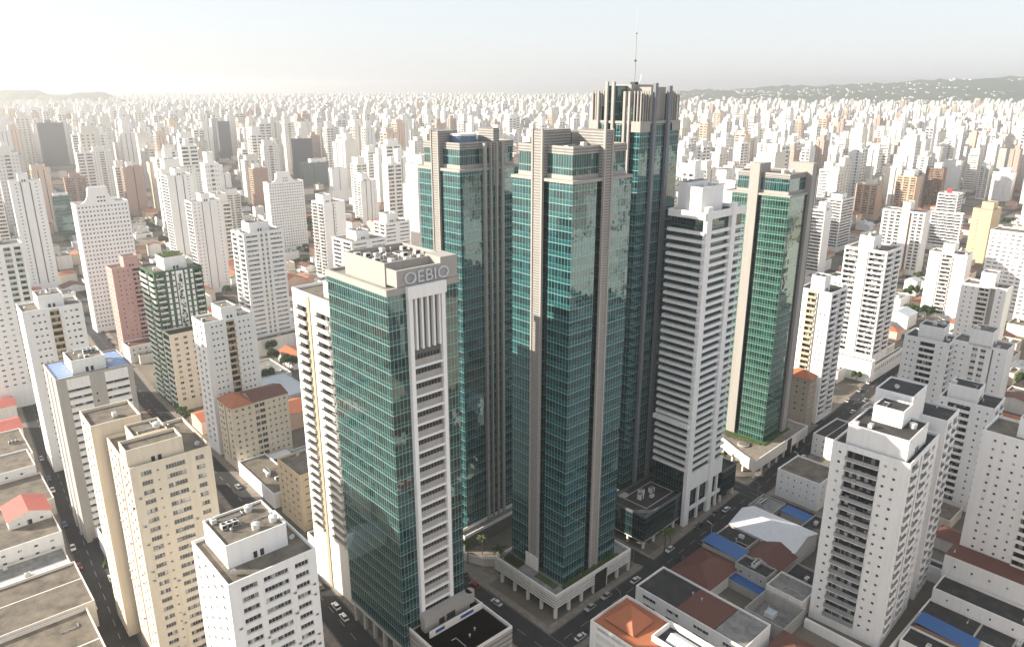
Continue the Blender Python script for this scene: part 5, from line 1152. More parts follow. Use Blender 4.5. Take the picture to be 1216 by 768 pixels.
TREES = [make_tree(trng, 8.5, 3.4, LEAF), make_tree(trng, 10.5, 4.4, LEAFD), make_tree(trng, 7, 2.8, LEAF), make_tree(trng, 12, 5.0, LEAFD)]
PALM = make_palm(trng, 8.5); used = set()
def put_tree(proto, x, y, s, label, cat='tree', group='trees along the streets', z=0.0):
    o = proto if id(proto) not in used else copy_tree(proto); used.add(id(proto))
    o.location = (x, y, z); o.rotation_euler = (0, 0, trng.uniform(0, 6.28)); o.scale = (s, s, s * trng.uniform(.9, 1.1)); tag(o, label, cat, group); return o
def at(u, v, z=0.0):
    x = (u - 608) / F_PX; yy = (384 - v) / F_PX; cp, sp = math.cos(PITCH), math.sin(PITCH)
    r = (x, cp + yy * sp, -sp + yy * cp); t = (z - CAM_Z) / r[2]; return r[0] * t, r[1] * t
# places read off the photograph's ground plan
for i, (x, y, k, s, lb) in enumerate([
    (-139.6, 224.6, 1, .85, 'bright leafy tree squeezed between left street and cream tower wall'),
    (-166.5, 352.5, 0, .9, 'tree in the gap at the foot of the green and white tower'), (-171, 357, 2, 1, 'small tree at the street corner under the green and white tower'),
    (-141, 405, 1, 1.0, 'tall tree left of the house with orange pitched roof'), (-121, 392, 0, 1, 'round tree between orange roofed house and slanted balconies'),
    (-252, 432, 0, .9, 'tree at the foot of the pink tower beside the street'), (-62, 237, 2, .8, 'low bushy tree at the foot of the narrow beige block'),
    (152, 375, 1, 1.0, 'tree at the street corner in front of the cream walled block'), (222, 352, 3, .9, 'dark tree behind the shaded tower with the dark balcony stack')]):
    put_tree(TREES[k], x, y, s, lb)
for i, (x, y, s, lb) in enumerate([(-16, 233, 1.0, 'palm in the sunlit gap right beside the sign tower'), (-11, 238, .9, 'palm just behind the sunlit one by the sign tower'), (-4.5, 226.5, 1.15, 'tall palm at the corner of the white louvred podium'),
    (56.5, 239, 1.0, 'dark palm at the back corner of the louvred podium, first of a pair'), (59.5, 243.5, .9, 'dark palm at the back corner of the louvred podium, second of a pair'),
    (90, 306, 1, 'palm shading the sunlit curved deck, nearest the ribbed tower'), (94, 302.5, .85, 'smaller palm shading the sunlit curved deck')]):
    put_tree(PALM, x, y, s, lb, 'palm', 'palms around the office towers')
def shrub(name, label, x, y, yaw, L_, n, z, wd=1.2):
    m = MB(); rr = random.Random(n + int(x))
    for i in range(n):
        px, py, pz = rr.uniform(0, L_), rr.uniform(0, wd), rr.uniform(0, 1.0) * rr.uniform(.5, 1.3); s = rr.uniform(.12, .28); a = rr.uniform(0, 3.1)
        m.quad((px - s, py - s * math.sin(a), pz), (px + s, py - s, pz + s * .5), (px + s * .7, py + s, pz + s), (px - s, py + s * .8, pz + s * .7), LEAF if rr.random() < .6 else LEAFD)
    o = m.build(name, None, (x, y, z), R_(yaw)); return tag(o, label, 'hedge', None, 'stuff')
x, y = ab(154.0, 139.7); shrub('hedge', 'hedge along the right edge of the louvred podium terrace', x, y, 43, 26, 750, 8.45, 1.1)
x, y = ab(153.6, 158.5); shrub('hedge', 'sunlit shrubs on the left terrace of the louvred podium', x, y, 133, 7, 420, 8.5, 3.4)
x, y = ab(293.4, 150.5, 43); shrub('hedge', 'shrubs lining the foot of the bright green tower', x, y, 134.5, 26, 700, 8.45, 2.6)

PAINTS = [plain('car_paint_' + n, c, .25, .1, .6, .02) for n, c in (('white', (.72, .72, .71)), ('silver', (.38, .39, .40)), ('black', (.02, .02, .022)), ('red', (.30, .02, .02)), ('grey', (.12, .125, .13)), ('blue', (.03, .06, .18)))]
PNAMES = ['white', 'silver', 'black', 'red', 'dark grey', 'blue']
RUB = plain('rubber', (.02, .02, .02), .8); CGL = plain('car_glass', (.012, .014, .016), .05, 0, .8, .05); LAMPM = plain('headlight_lens', (.8, .8, .76), .2); TAILM = plain('tail_lens', (.35, .02, .02), .3)
def car_protos(pm):
    root = bpy.data.objects.new('car', None); COL.objects.link(root)
    b = MB()
    # side profile lofted across the width: bumper, bonnet, sill
    pr = [(-2.15, .35), (-2.2, .62), (-2.05, .85), (-1.2, .93), (1.15, .92), (2.0, .80), (2.18, .58), (2.12, .32)]
    for sgn in (-1, 1): b.face([(x, sgn * .86, z) for x, z in (pr if sgn < 0 else pr[::-1])], pm)
    for i in range(len(pr)):
        p, q = pr[i], pr[(i + 1) % len(pr)]; b.quad((p[0], .86, p[1]), (q[0], .86, q[1]), (q[0], -.86, q[1]), (p[0], -.86, p[1]), pm)
    rf = [(-1.35, .72), (.45, .72)]
    b.quad((-1.15, -.62, 1.46), (.3, -.62, 1.46), (.3, .62, 1.46), (-1.15, .62, 1.46), pm)
    b.build('body', root)
    g = MB(); lo = [(-1.75, -.8, .93), (1.2, -.8, .93), (1.2, .8, .93), (-1.75, .8, .93)]; hi = [(-1.15, -.62, 1.455), (.3, -.62, 1.455), (.3, .62, 1.455), (-1.15, .62, 1.455)]
    for i in range(4): g.quad(lo[i], lo[(i + 1) % 4], hi[(i + 1) % 4], hi[i], CGL)
    g.build('windows', root)
    wm_ = MB(); wm_.tube((0, -.11, 0), (0, .11, 0), .33, RUB, 12); wm_.tube((0, -.115, 0), (0, .115, 0), .19, METAL, 8); wme = wm_.mesh('wheel')
    for x in (-1.35, 1.35):
        for s in (-.78, .78): link(wme, 'wheel', root, (x, s, .33))
    hm = MB(); hm.box(2.08, 2.2, -.18, .18, .6, .74, LAMPM); hme = hm.mesh('headlight'); tm = MB(); tm.box(-2.22, -2.1, -.14, .14, .66, .8, TAILM); tme = tm.mesh('tail_light')
    for s in (-.6, .6): link(hme, 'headlight', root, (0, s, 0)); link(tme, 'tail_light', root, (0, s, 0))
    return root
CARS = [car_protos(p) for p in PAINTS]; cused = set()
def road_dir(x, y):
    best = None
    for pts, _ in ROADS:
        for i in range(len(pts) - 1):
            d = near_line(x, y, pts[i:i + 2])
            if best is None or d < best[0]: best = (d, math.atan2(pts[i + 1][1] - pts[i][1], pts[i + 1][0] - pts[i][0]))
    return best[1]
CARPOS = []
def put_car(x, y, k, where, flip=False):
    CARPOS.append((x, y, k, where, flip))
def along(pts, t0, t1, off, n, where, rng, k=None):
    """parked cars at regular kerb spacing with gaps"""
    seg = []; L_ = 0
    for i in range(len(pts) - 1): seg.append((L_, pts[i], pts[i + 1])); L_ += math.dist(pts[i], pts[i + 1])
    for j in range(n):
        t = t0 + (t1 - t0) * (j + rng.uniform(.2, .8)) / n
        s = [q for q in seg if q[0] <= t][-1]; a, b = s[1], s[2]; l_ = math.dist(a, b); f = (t - s[0]) / l_; dx, dy = (b[0] - a[0]) / l_, (b[1] - a[1]) / l_
        put_car(a[0] + dx * (t - s[0]) - dy * off, a[1] + dy * (t - s[0]) + dx * off, rng.choice((0, 0, 1, 1, 2, 4, 4, 3, 5)) if k is None else k, where, off > 0)
crng = random.Random(4)
for x, y, k, w_ in ((-58.4, 208.6, 0, 'on the street beside the white bottom-edge tower'), (-54.6, 203.2, 0, 'on the street beside the white bottom-edge tower'), (-66.5, 219, 4, 'on the street beside the white bottom-edge tower'), (-118, 286.5, 1, 'on the street below the cream hip-roofed block'),
                    (-5.2, 210.5, 0, 'on the dark street between sign tower and louvred podium'), (-13, 219.5, 3, 'on the dark street between sign tower and louvred podium'), (-17, 226, 4, 'on the dark street between sign tower and louvred podium'),
                    (43.2, 222.4, 0, 'turning at the shaded crossing by the louvred podium'), (87.4, 268.2, 0, 'on the shaded street in front of the ribbed tower')): put_car(x, y, k, w_)
along(rL, 150, 300, 3.9, 7, 'along the left street', crng); along(rL, 140, 300, -3.9, 7, 'along the left street', crng); along(rL, 300, 480, -3.9, 8, 'far up the left street', crng)
along(rM, 270, 420, 3.9, 6, 'on the street behind the cream hip-roofed block', crng); along(rM, 420, 560, -3.9, 8, 'far up the street past the pink tower', crng)
along(rR, 112, 150, 3.4, 3, 'parked in shade along the louvred podium', crng); along(rR, 150, 235, 3.4, 6, 'parked in shade by the ribbed tower', crng); along(rR, 60, 200, -3.4, 5, 'on the shaded street by the brown hip roof', crng)
along(rR, 245, 345, -3.4, 5, 'on the street below the bright green tower', crng); along(rR, 345, 560, 3.4, 11, 'on the long street to the upper right', crng); along(rR, 350, 560, -3.4, 9, 'on the long street to the upper right', crng)
along(rEF, 20, 110, 2.9, 5, 'on the side street beside the white tent hall', crng); along(rX, 10, 150, 2.9, 6, 'on the cross street by the far crossing', crng)
keep = []
for ic, c in enumerate(CARPOS):
    if ic > 8 and sum(near_line(c[0], c[1], r_[0]) < r_[1] + .5 for r_ in ROADS) > 1: continue
    if all(math.hypot(c[0] - d[0], c[1] - d[1]) > 5.2 for d in keep): keep.append(c)
bylab = {}
for c in keep: bylab.setdefault((c[3], c[2]), []).append(c)
ORD = ['nearest', 'second nearest', 'third nearest', 'fourth nearest', 'fifth nearest', 'sixth nearest', 'seventh nearest']
for (where, k), lst in bylab.items():
    lst.sort(key=lambda c: proj(c[0], c[1], 0)[2])
    for i, c in enumerate(lst):
        o = CARS[k] if k not in cused else copy_tree(CARS[k]); cused.add(k)
        o.location = (c[0], c[1], .012); o.rotation_euler = (0, 0, road_dir(c[0], c[1]) + (math.pi if c[4] else 0))
        lab = '%s car %s' % (PNAMES[k], where) if len(lst) == 1 else '%s %s car %s' % (ORD[min(i, 6)], PNAMES[k], where)
        tag(o, lab, 'car', 'cars on the streets')
for k in range(len(CARS)):
    if k not in cused:
        for ch in list(CARS[k].children): bpy.data.objects.remove(ch)
        bpy.data.objects.remove(CARS[k])
lamp = bpy.data.objects.new('street_lamp', None); COL.objects.link(lamp)
part('pole', lamp, lambda m: (m.cyl(0, 0, 0, .5, .16, METAL, 8), m.tube((0, 0, .5), (0, 0, 8.4), .09, METAL, 6, .06)))
part('arm', lamp, lambda m: m.tube((0, 0, 8.3), (1.7, 0, 8.8), .05, METAL, 6)); part('lamp_head', lamp, lambda m: m.box(1.4, 2.2, -.14, .14, 8.72, 8.9, DKGREY, bottom=True))
lsp = [(ab(112, 124.2), 'at the bottom crossing corner under the tile pyramid block'), (ab(166, 126.4), 'in front of the long three-field roof'), (ab(188.5, 138.6), 'at the right corner of the louvred podium'), (ab(222, 128), 'beside the workshop with dark flat roof'),
       (ab(262, 131.4), 'at the corner before the half sunlit block'), (ab(299, 133), 'beside the half sunlit block'), (ab(330, 146.8), 'across from the far crossing block'), (ab(386, 154), 'beside the sunlit slotted tower'),
       ((-118.2, 200.4), 'on the left street by the cream tower'), ((-155.6, 246), 'on the left street by the grey framed tower'), ((-205, 312.5), 'on the left street by the tower with bow balconies'), ((-84, 226), 'on the street beside the narrow beige block'), (ab(143.9, 176), 'behind the palms by the sign tower')]
for i, (p, lb) in enumerate(lsp):
    o = lamp if i == 0 else copy_tree(lamp); o.location = (p[0], p[1], .15); o.rotation_euler = (0, 0, road_dir(*p) + (math.pi / 2 if i < 9 else -math.pi / 2)); tag(o, 'grey street lamp ' + lb, 'street lamp', 'street lamps')

# ------------------------------------------------------------------ the city beyond
brng = random.Random(21)
x, y = ab(139, 132); occupy(x, y, R_(43), 195, 130)          # the office complex keeps its own ground
x, y = ab(100, 120); occupy(x, y, R_(43), 35, 40)
def foot_hit(x, y, yaw, w_, d_, pad=3.0):
    c, s = math.cos(yaw), math.sin(yaw); cx, cy = x + c * w_ / 2 - s * d_ / 2, y + s * w_ / 2 + c * d_ / 2
    r = math.hypot(w_, d_) / 2
    pts = [(cx + c * a * w_ / 2 - s * b * d_ / 2, cy + s * a * w_ / 2 + c * b * d_ / 2) for a in (-1, 0, 1) for b in (-1, 0, 1)]
    for fx, fy, fyaw, hw, hd in FOOT:
        if math.hypot(cx - fx, cy - fy) > r + math.hypot(hw, hd) + pad: continue
        cc, ss = math.cos(fyaw), math.sin(fyaw)
        for px, py in pts:
            dx, dy = px - fx, py - fy
            if abs(dx * cc + dy * ss) < hw + pad and abs(-dx * ss + dy * cc) < hd + pad: return True
        for a in (-1, 0, 1):
            for b in (-1, 0, 1):
                qx, qy = fx + cc * a * hw - ss * b * hd - cx, fy + ss * a * hw + cc * b * hd - cy
                if abs(qx * c + qy * s) < w_ / 2 + pad and abs(-qx * s + qy * c) < d_ / 2 + pad: return True
    for pts_, rad in ROADS:
        for px, py in pts:
            if near_line(px, py, pts_) < rad + .5: return True
    return False
def hides_named(x, y, yaw, w_, d_, h):
    vb = boxview(x, y, yaw, w_, d_, h)
    if vb is None: return False
    for u0, u1, v0, v1, dist in VIEWBOX:
        if vb[4] < dist and vb[0] < u1 - 1 and vb[1] > u0 + 1 and vb[2] < v1 - (v1 - v0) * .12 and vb[3] > v0: return True
    return False
# eighteen kinds of tower, each a body (openings, balconies, parapet) and a roof house
HUES = [((.80, .79, .77), 'white'), ((.77, .75, .71), 'white'), ((.72, .68, .61), 'ivory'), ((.66, .58, .46), 'cream'), ((.68, .54, .43), 'peach'), ((.46, .36, .31), 'brown'), ((.50, .50, .49), 'grey')]
def spec_faces(i):
    r = random.Random(100 + i)
    ops = [lambda: ev(r.choice((3, 4, 5)), .03, .97, .42, bake=1), lambda: [C('b', .05, .44, p=.5, dep=.9), C('b', .56, .95, p=.5, dep=.9)], lambda: [C('v', .30, .35, dep=.9, back=DKGREY), C('v', .64, .69, dep=.9, back=DKGREY)],
           lambda: ev(2, .03, .32, .35, bake=1, **SM) + [C('b', .38, .62, p=.8, dep=.9)] + ev(2, .68, .97, .35, bake=1, **SM), lambda: [C('w', .05, .95, sill=1.0, head=2.1, bake=1, dep=.4)],
           lambda: [], lambda: ev(1, .1, .3, .3, bake=1, **SM) + [C('v', .42, .58, dep=1.2, back=GREY)] + ev(1, .7, .9, .3, bake=1, **SM)]
    return {'R': r.choice(ops)(), 'L': r.choice(ops)(), 'BR': r.choice(ops)(), 'BL': r.choice(ops)()}
PROTO = []
for i in range(20):
    r = random.Random(50 + i); W, D, H = r.uniform(17, 30), r.uniform(13, 21), r.uniform(48, 66)
    hi = (0, 1, 0, 1, 2, 0, 1, 1, 0, 4, 0, 2, 1, 5, 0, 0, 0, 1, 2, 0)[i]; wm = wall(HUES[hi][0]); m = MB(); items = []
    block(m, W, D, 0, H, 3.0, wm, spec_faces(i), items, 2.0)
    for it in items:
        m.add(wmesh_mb[it[1]] if False else it[2](), Matrix.Translation(it[3]) @ Matrix.Rotation(it[4], 4, 'Z'))
    m.quad((0, 0, H), (W, 0, H), (W, D, H), (0, D, H), ROOF); m.ring(0, W, 0, D, H + .004, H + .9, .3, wm)
    pm = MB(); x0, x1, y0, y1, ph = r.uniform(.0, .3) * W, r.uniform(.55, .85) * W, r.uniform(0, .2) * D, r.uniform(.6, .95) * D, r.uniform(4, 8)
    pm.box(x0, x1, y0, y1, H + .01, H + ph, wm, ROOF); pm.ring(x0, x1, y0, y1, H + ph + .004, H + ph + .6, .25, wm)
    pm.cyl((x0 + x1) / 2, (y0 + y1) / 2, H + ph + .01, H + ph + 1.6, 1.1, ACW, 10)
    PROTO.append(dict(W=W, D=D, H=H, hue=HUES[hi][1], body=m.mesh('apartment_tower'), pent=pm.mesh('penthouse')))
def bg_yaw(x, y): return R_(43 + max(-5, min(4, x / 160)) + brng.uniform(-1.5, 1.5))
cand = []
ci, si_ = math.cos(R_(43)), math.sin(R_(43))
PA, PB = 76.0, 94.0
def in_view(x, y, h):
    p = proj(x, y, h); q = proj(x, y, 0)
    return p is not None and q is not None and -45 < p[0] < 1261 and p[1] < 790
low_c = []; tree_c = []
NA = int(13000 / PA); NB = int(13000 / PB)
for ia in range(-int(7000 / PA), NA):
    for ib in range(-int(3000 / PB), NB):
        cx, cy = ab((ia + .5) * PA, (ib + .5) * PB)
        if cy < -250 or cy > 8200 or abs(cx) > .78 * max(cy, 0) + (520 if cy < 900 else 60): continue
        far = cy > 1500
        for lx in range(2):
            for ly in range(3):
                a = ia * PA + 7 + lx * 32 + brng.uniform(0, 7); b = ib * PB + 6 + ly * 29 + brng.uniform(0, 6); x, y = ab(a, b); yw = bg_yaw(x, y)
                u = brng.random(); dist = math.hypot(x, y); tw = .56 if dist > 700 else .46
                if dist > 1500: tw = .62
                if x > 200 and 700 < dist: tw += .12
                if x < -100 and 500 < dist < 1300: tw -= .06
                if dist > 2600: tw = .5
                if dist > 4500: tw = .36
                if u < tw:
                    p = brng.choice(PROTO); s = brng.uniform(.85, 1.12); hs = max(.55, brng.gauss(1.2 if dist > 600 else .95, .2)) * (1.08 if (x < 0 and dist > 900) else 1.0)
                    if dist > 600: s *= .84
                    if brng.random() < (.05 if x < 300 else .02) and dist > 1300: hs *= 1.5
                    W, D, H = p['W'] * s, p['D'] * s, p['H'] * hs
                    if H > 100: hs *= 100 / H; H = 100
                    if dist < 1950 and hides_named(x, y, yw, W, D, H + 6): continue
                    if dist < 1500 and foot_hit(x, y, yw, W, D): continue
                    if dist < 470 and in_view(x, y, H): continue
                    if x < -60 and y < 520 and not in_view(x, y, H): continue
                    cand.append((x, y, yw, p, s, hs, W, D, H)); 
                    if dist < 1500: occupy(x, y, yw, W, D)
                elif u < tw + .34 and dist < 2300: low_c.append((x, y, yw))
                elif dist < 1600: tree_c.append((x + 6, y + 6))
# which of them show largest
def vis_area(c):
    vb = boxview(c[0], c[1], c[2], c[6], c[7], c[8])
    if vb is None: return 0
    u0, u1, v0, v1 = max(vb[0], 0), min(vb[1], 1216), max(vb[2], 0), min(vb[3], 768)
    if u1 - u0 < 3 or v1 - v0 < 3: return 0
    ar = (u1 - u0) * (v1 - v0)
    return ar
NAMED_ANCHOR = [('the pink tower', 150, 365), ('the green and white tower', 205, 400), ('the nearest curved gable tower', 122, 300), ('the farther curved gable tower', 341, 255), ('the pinkish-brown tower', 158, 225), ('the sign tower', 470, 340),
                ('the tower with four fins', 548, 190), ('the tallest tower', 755, 130), ('the ribbed white tower', 830, 230), ('the bright green tower', 915, 215), ('the nearer peach tower', 1031, 240), ('the farther peach tower', 1079, 232),
                ('the dark brown tower', 1112, 225), ('the tan tower', 1172, 280), ('the leafy square', 1085, 375), ('the sunlit slotted tower', 1035, 370), ('the dark slate slab', 54, 170), ('the narrow slate slab', 264, 165), ('the wide grey slab', 357, 190),
                ('the dotted-window slim tower', 40, 280)]
cand.sort(key=vis_area, reverse=True)
# drop the ones other buildings cover: a coarse depth check down each tower's middle
cells = {}
allb = [(c, boxview(c[0], c[1], c[2], c[6], c[7], c[8])) for c in cand if vis_area(c) > 30]
blockers = [(vb[4], vb) for c, vb in allb] + [(v[4], v) for v in VIEWBOX]
blockers.sort(key=lambda t: t[0])
GRIDW = 4
mask = {}
for d, vb in blockers:
    for gu in range(max(0, int(vb[0] // GRIDW)), min(304, int(vb[1] // GRIDW) + 1)):
        for gv in range(max(0, int(vb[2] // GRIDW)), min(192, int(vb[3] // GRIDW) + 1)):
            if (gu, gv) not in mask: mask[(gu, gv)] = d
def seen(c):
    vb = boxview(c[0], c[1], c[2], c[6], c[7], c[8])
    if vb is None: return 0
    n = 0
    for gu in range(max(0, int(vb[0] // GRIDW)), min(304, int(vb[1] // GRIDW) + 1)):
        for gv in range(max(0, int(vb[2] // GRIDW)), min(192, int(vb[3] // GRIDW) + 1)):
            if mask.get((gu, gv), 9e9) >= vb[4] - .01: n += 1
    return n
ranked = [(seen(c), i) for i, c in enumerate(cand)]; ranked.sort(reverse=True)
INDIV = set(i for n, i in ranked[:240] if n > 0)
mass = MB(); recs = []
def mass_tower(c):
    x, y, yw, p, s, hs, W, D, H = c
    mt = CITY[int(abs(x * 7 + y * 3)) % 4]
    hue = brng.choice((0, 0, 0, 0, 0, 0, 1, 1, 1, 1, 2, 2, 3, 4, 6, 6 if x < 0 else 0, 5 if brng.random() < .4 else 0)); mass.pc = tuple(k * brng.uniform(.92, 1.0) for k in HUES[hue][0])
    M = Matrix.Translation((x, y, 0)) @ Matrix.Rotation(yw, 4, 'Z')
    t = MB(); t.pc = mass.pc; kind = brng.random()
    t.box(0, W, 0, D, 0, H, mt, ROOF)
    if kind < .75: t.box(W * .25, W * .72, D * .1, D * .8, H + .01, H + brng.uniform(3, 8), mt, ROOF)
    if kind < .35: t.box(W * .38, W * .62, -1.2, -.01, 0, H + brng.uniform(0, 5), mt, ROOF)
    elif kind > .8: t.box(W + .01, W * 1.35, D * .15, D * .85, 0, H * .93, mt, ROOF)
    if kind > .45 and kind < .7: t.box(-W * .3, -.01, D * .1, D * .9, 0, H * brng.uniform(.85, .97), mt, ROOF)
    mass.add(t, M)
for i, c in enumerate(cand):
    x, y, yw, p, s, hs, W, D, H = c
    if i in INDIV:
        o = link(p['body'], 'apartment_tower', None, (x, y, 0), yw); o.scale = (s, s, hs)
        link(p['pent'], 'penthouse', o)
        vb = boxview(x, y, yw, W, D, H); recs.append((o, p, s, hs, W, H, vb))
    else: mass_tower(c)
mo = mass.build('distant_city', paint=True); tag(mo, 'dense far spread of pale towers fading into the haze', None, None, 'stuff')
# labels: colour, build, then where it stands among its neighbours in the picture
ORDN = ['', 'second ', 'third ', 'fourth ', 'fifth ', 'sixth ', 'seventh ', 'eighth ', 'ninth ', 'tenth ', 'eleventh ', 'twelfth ', 'thirteenth ', 'fourteenth ']
buckets = {}
for r in recs:
    o, p, s, hs, W, H, vb = r; u, v = max(4, min(1212, (vb[0] + vb[1]) / 2)), vb[2]
    nm, au, av = min(NAMED_ANCHOR, key=lambda n: (n[1] - u) ** 2 + 1.6 * (n[2] - v) ** 2)
    du, dv = u - au, v - av
    where = ('above ' if dv < 0 else 'below ') if abs(dv) * 1.3 > abs(du) else ('left of ' if du < 0 else 'right of ')
    shape = 'slender' if H / W > 2.9 else ('squat' if H / W < 1.9 else 'mid-width')
    buckets.setdefault((p['hue'], shape, where, nm), []).append((math.hypot(du, dv), r))
for (hue, shape, where, nm), lst in buckets.items():
    lst.sort(key=lambda t: t[0])
    for i, (d, r) in enumerate(lst):
        base = '%s %s tower %s%s' % (shape, hue, where, nm)
        lab = base + ', the only such one near it' if len(lst) == 1 else base + ', %snearest such one to it' % ORDN[min(i, 13)]
        tag(r[0], lab, 'apartment tower', 'apartment towers across the city')
# trees first, in the gaps of the middle distance
tl = {}
def tree_label(x, y, o):
    p = proj(x, y, 6); nm, au, av = min(NAMED_ANCHOR, key=lambda n: (n[1] - p[0]) ** 2 + (n[2] - p[1]) ** 2)
    du, dv = p[0] - au, p[1] - av; where = ('above ' if dv < 0 else 'below ') if abs(dv) > abs(du) else ('left of ' if du < 0 else 'right of ')
    tl.setdefault(where + nm, []).append((math.hypot(du, dv), o))
def open_spot(x, y):
    p = proj(x, y, 4)
    if not p or not (0 < p[0] < 1216 and p[1] < 760) or foot_hit(x - 2, y - 2, .7, 4, 4, .3): return None
    if any(v[4] < p[2] * .98 and v[0] < p[0] < v[1] and v[2] < p[1] < v[3] for v in VIEWBOX): return None
    return p
nt0 = 0
for _ in range(900):
    if nt0 > 70: break
    cx_, cy_ = at(brng.uniform(0, 1216), brng.uniform(262, 470))
    for k in range(brng.choice((1, 2, 3, 4))):
        x, y = cx_ + brng.gauss(0, 6), cy_ + brng.gauss(0, 6)
        if open_spot(x, y):
            o = put_tree(TREES[brng.choice((0, 1, 2, 3, 1))], x, y, brng.uniform(.8, 1.25), None, None, None); tree_label(x, y, o); nt0 += 1; FOOT.append((x, y, 0, 2.5, 2.5))
# low houses between the towers
LOWC = [((.76, .74, .70), ROOF), ((.70, .62, .5), TILE), ((.78, .77, .75), ROOFG), ((.72, .7, .66), TILED), ((.66, .6, .52), ROOF), ((.74, .74, .73), PALEM), ((.7, .5, .4), TILE)]
fill = []
for _ in range(5200):
    u, v = brng.uniform(-20, 1236), 768 - (768 - 262) * brng.random() ** .7
    x, y = at(u, v)
    fill.append((x, y, R_(43 if x > -20 else 41)))
lowmass = MB(); nlow = []; lw = []
for (x, y, yw) in fill + low_c:
    W, D, h = brng.uniform(9, 19), brng.uniform(9, 20), brng.choice((4, 4, 5, 6, 7, 7, 9, 12))
    if math.hypot(x, y) < 120: continue
    if foot_hit(x, y, yw, W, D, 1.0): continue
    near = math.hypot(x, y) < 900
    if near and hides_named(x, y, yw, W, D, h * .5): pass
    wcol, rf = brng.choice(LOWC); kind = 'flat' if rf in (ROOF, ROOFG) else brng.choice(('gx', 'gy', 'hip') if rf in (TILE, TILED) else ('gx', 'flat'))
    occupy(x, y, yw, W, D); lw.append((proj(x, y, h), x, y, yw, W, D, h, wcol, rf, kind))
lw.sort(key=lambda t: t[0][2] if (t[0] and -30 < t[0][0] < 1246 and t[0][1] < 790) else 9e9)
RNAME = {id(ROOF): 'bare flat roof', id(TILE): 'orange tile roof', id(ROOFG): 'grey cement roof', id(TILED): 'brown tile roof', id(PALEM): 'pale sheet roof'}
lbk = {}
def low_mesh(m, W, D, h, wm, rf, kind, rr, windows=True):
    m.box(0, W, 0, D, 0, h, wm, rf)
    if kind == 'flat':
        m.ring(0, W, 0, D, h + .004, h + .8, .28, wm)
        for _ in range(2):
            px, py = rr.uniform(.15, .75) * W, rr.uniform(.15, .75) * D; m.box(px, px + rr.uniform(1, 3), py, py + rr.uniform(1, 2.5), h + .01, h + rr.uniform(.8, 2.4), ACW if rr.random() < .5 else wm)
    elif kind == 'hip': hip(m, 0, W, 0, D, h + .02, min(W, D) * .2, rf)
    else: gable(m, 0, W, 0, D, h + .02, min(W, D) * .18, rf, wm, kind[1])
    if windows:
        for fl in range(max(1, int(h / 3.2))):
            for k in range(int(W / 3)): m.box(k * 3 + 1, k * 3 + 2.1, -.05, -.003, fl * 3.1 + 1, fl * 3.1 + 2.2, DARK)
            for k in range(int(D / 3)): m.box(-.05, -.003, k * 3 + 1, k * 3 + 2.1, fl * 3.1 + 1, fl * 3.1 + 2.2, DARK)
nl = 0
for (pp, x, y, yw, W, D, h, wcol, rf, kind) in lw:
    rr = random.Random(int(x * 13 + y)); wm = wall(wcol)
    vis = pp and -30 < pp[0] < 1246 and pp[1] < 790
    if vis and nl < 170:
        root = thing('low_house', None, None, (x, y, 0), yw); nl += 1
        m = MB(); m.box(0, W, 0, D, 0, h, wm); m.build('walls', root)
        m = MB()
        if kind == 'flat': m.quad((0, 0, h + .004), (W, 0, h + .004), (W, D, h + .004), (0, D, h + .004), rf); m.ring(0, W, 0, D, h + .008, h + .8, .28, wm)
        elif kind == 'hip': hip(m, 0, W, 0, D, h + .02, min(W, D) * .2, rf)
        else: gable(m, 0, W, 0, D, h + .02, min(W, D) * .18, rf, wm, kind[1])
        ro = m.build('roof', root)
        if kind == 'flat': clutter(ro, .8, W - .8, .8, D - .8, h + .01, 2, rr)
        nm, au, av = min(NAMED_ANCHOR, key=lambda n: (n[1] - pp[0]) ** 2 + (n[2] - pp[1]) ** 2)
        du, dv = pp[0] - au, pp[1] - av; where = ('above ' if dv < 0 else 'below ') if abs(dv) > abs(du) else ('left of ' if du < 0 else 'right of ')
        lbk.setdefault(('%s house with %s' % ('low' if h < 6 else 'taller', RNAME[id(rf)]), where + nm), []).append((math.hypot(du, dv), root))
    else:
        t = MB(); low_mesh(t, W, D, h, wm, rf, kind, rr, False); lowmass.add(t, Matrix.Translation((x, y, 0)) @ Matrix.Rotation(yw, 4, 'Z'))
for (a, b), lst in lbk.items():
    lst.sort(key=lambda t: t[0])
    for i, (d, o) in enumerate(lst):
        tag(o, '%s %s' % (a, b) if len(lst) == 1 else '%s %s, %snearest' % (a, b, ORDN[min(i, 13)]), 'house', 'low houses between the towers')
if lowmass.f: tag(lowmass.build('distant_houses'), 'low houses crowding the ground between far towers', None, None, 'stuff')
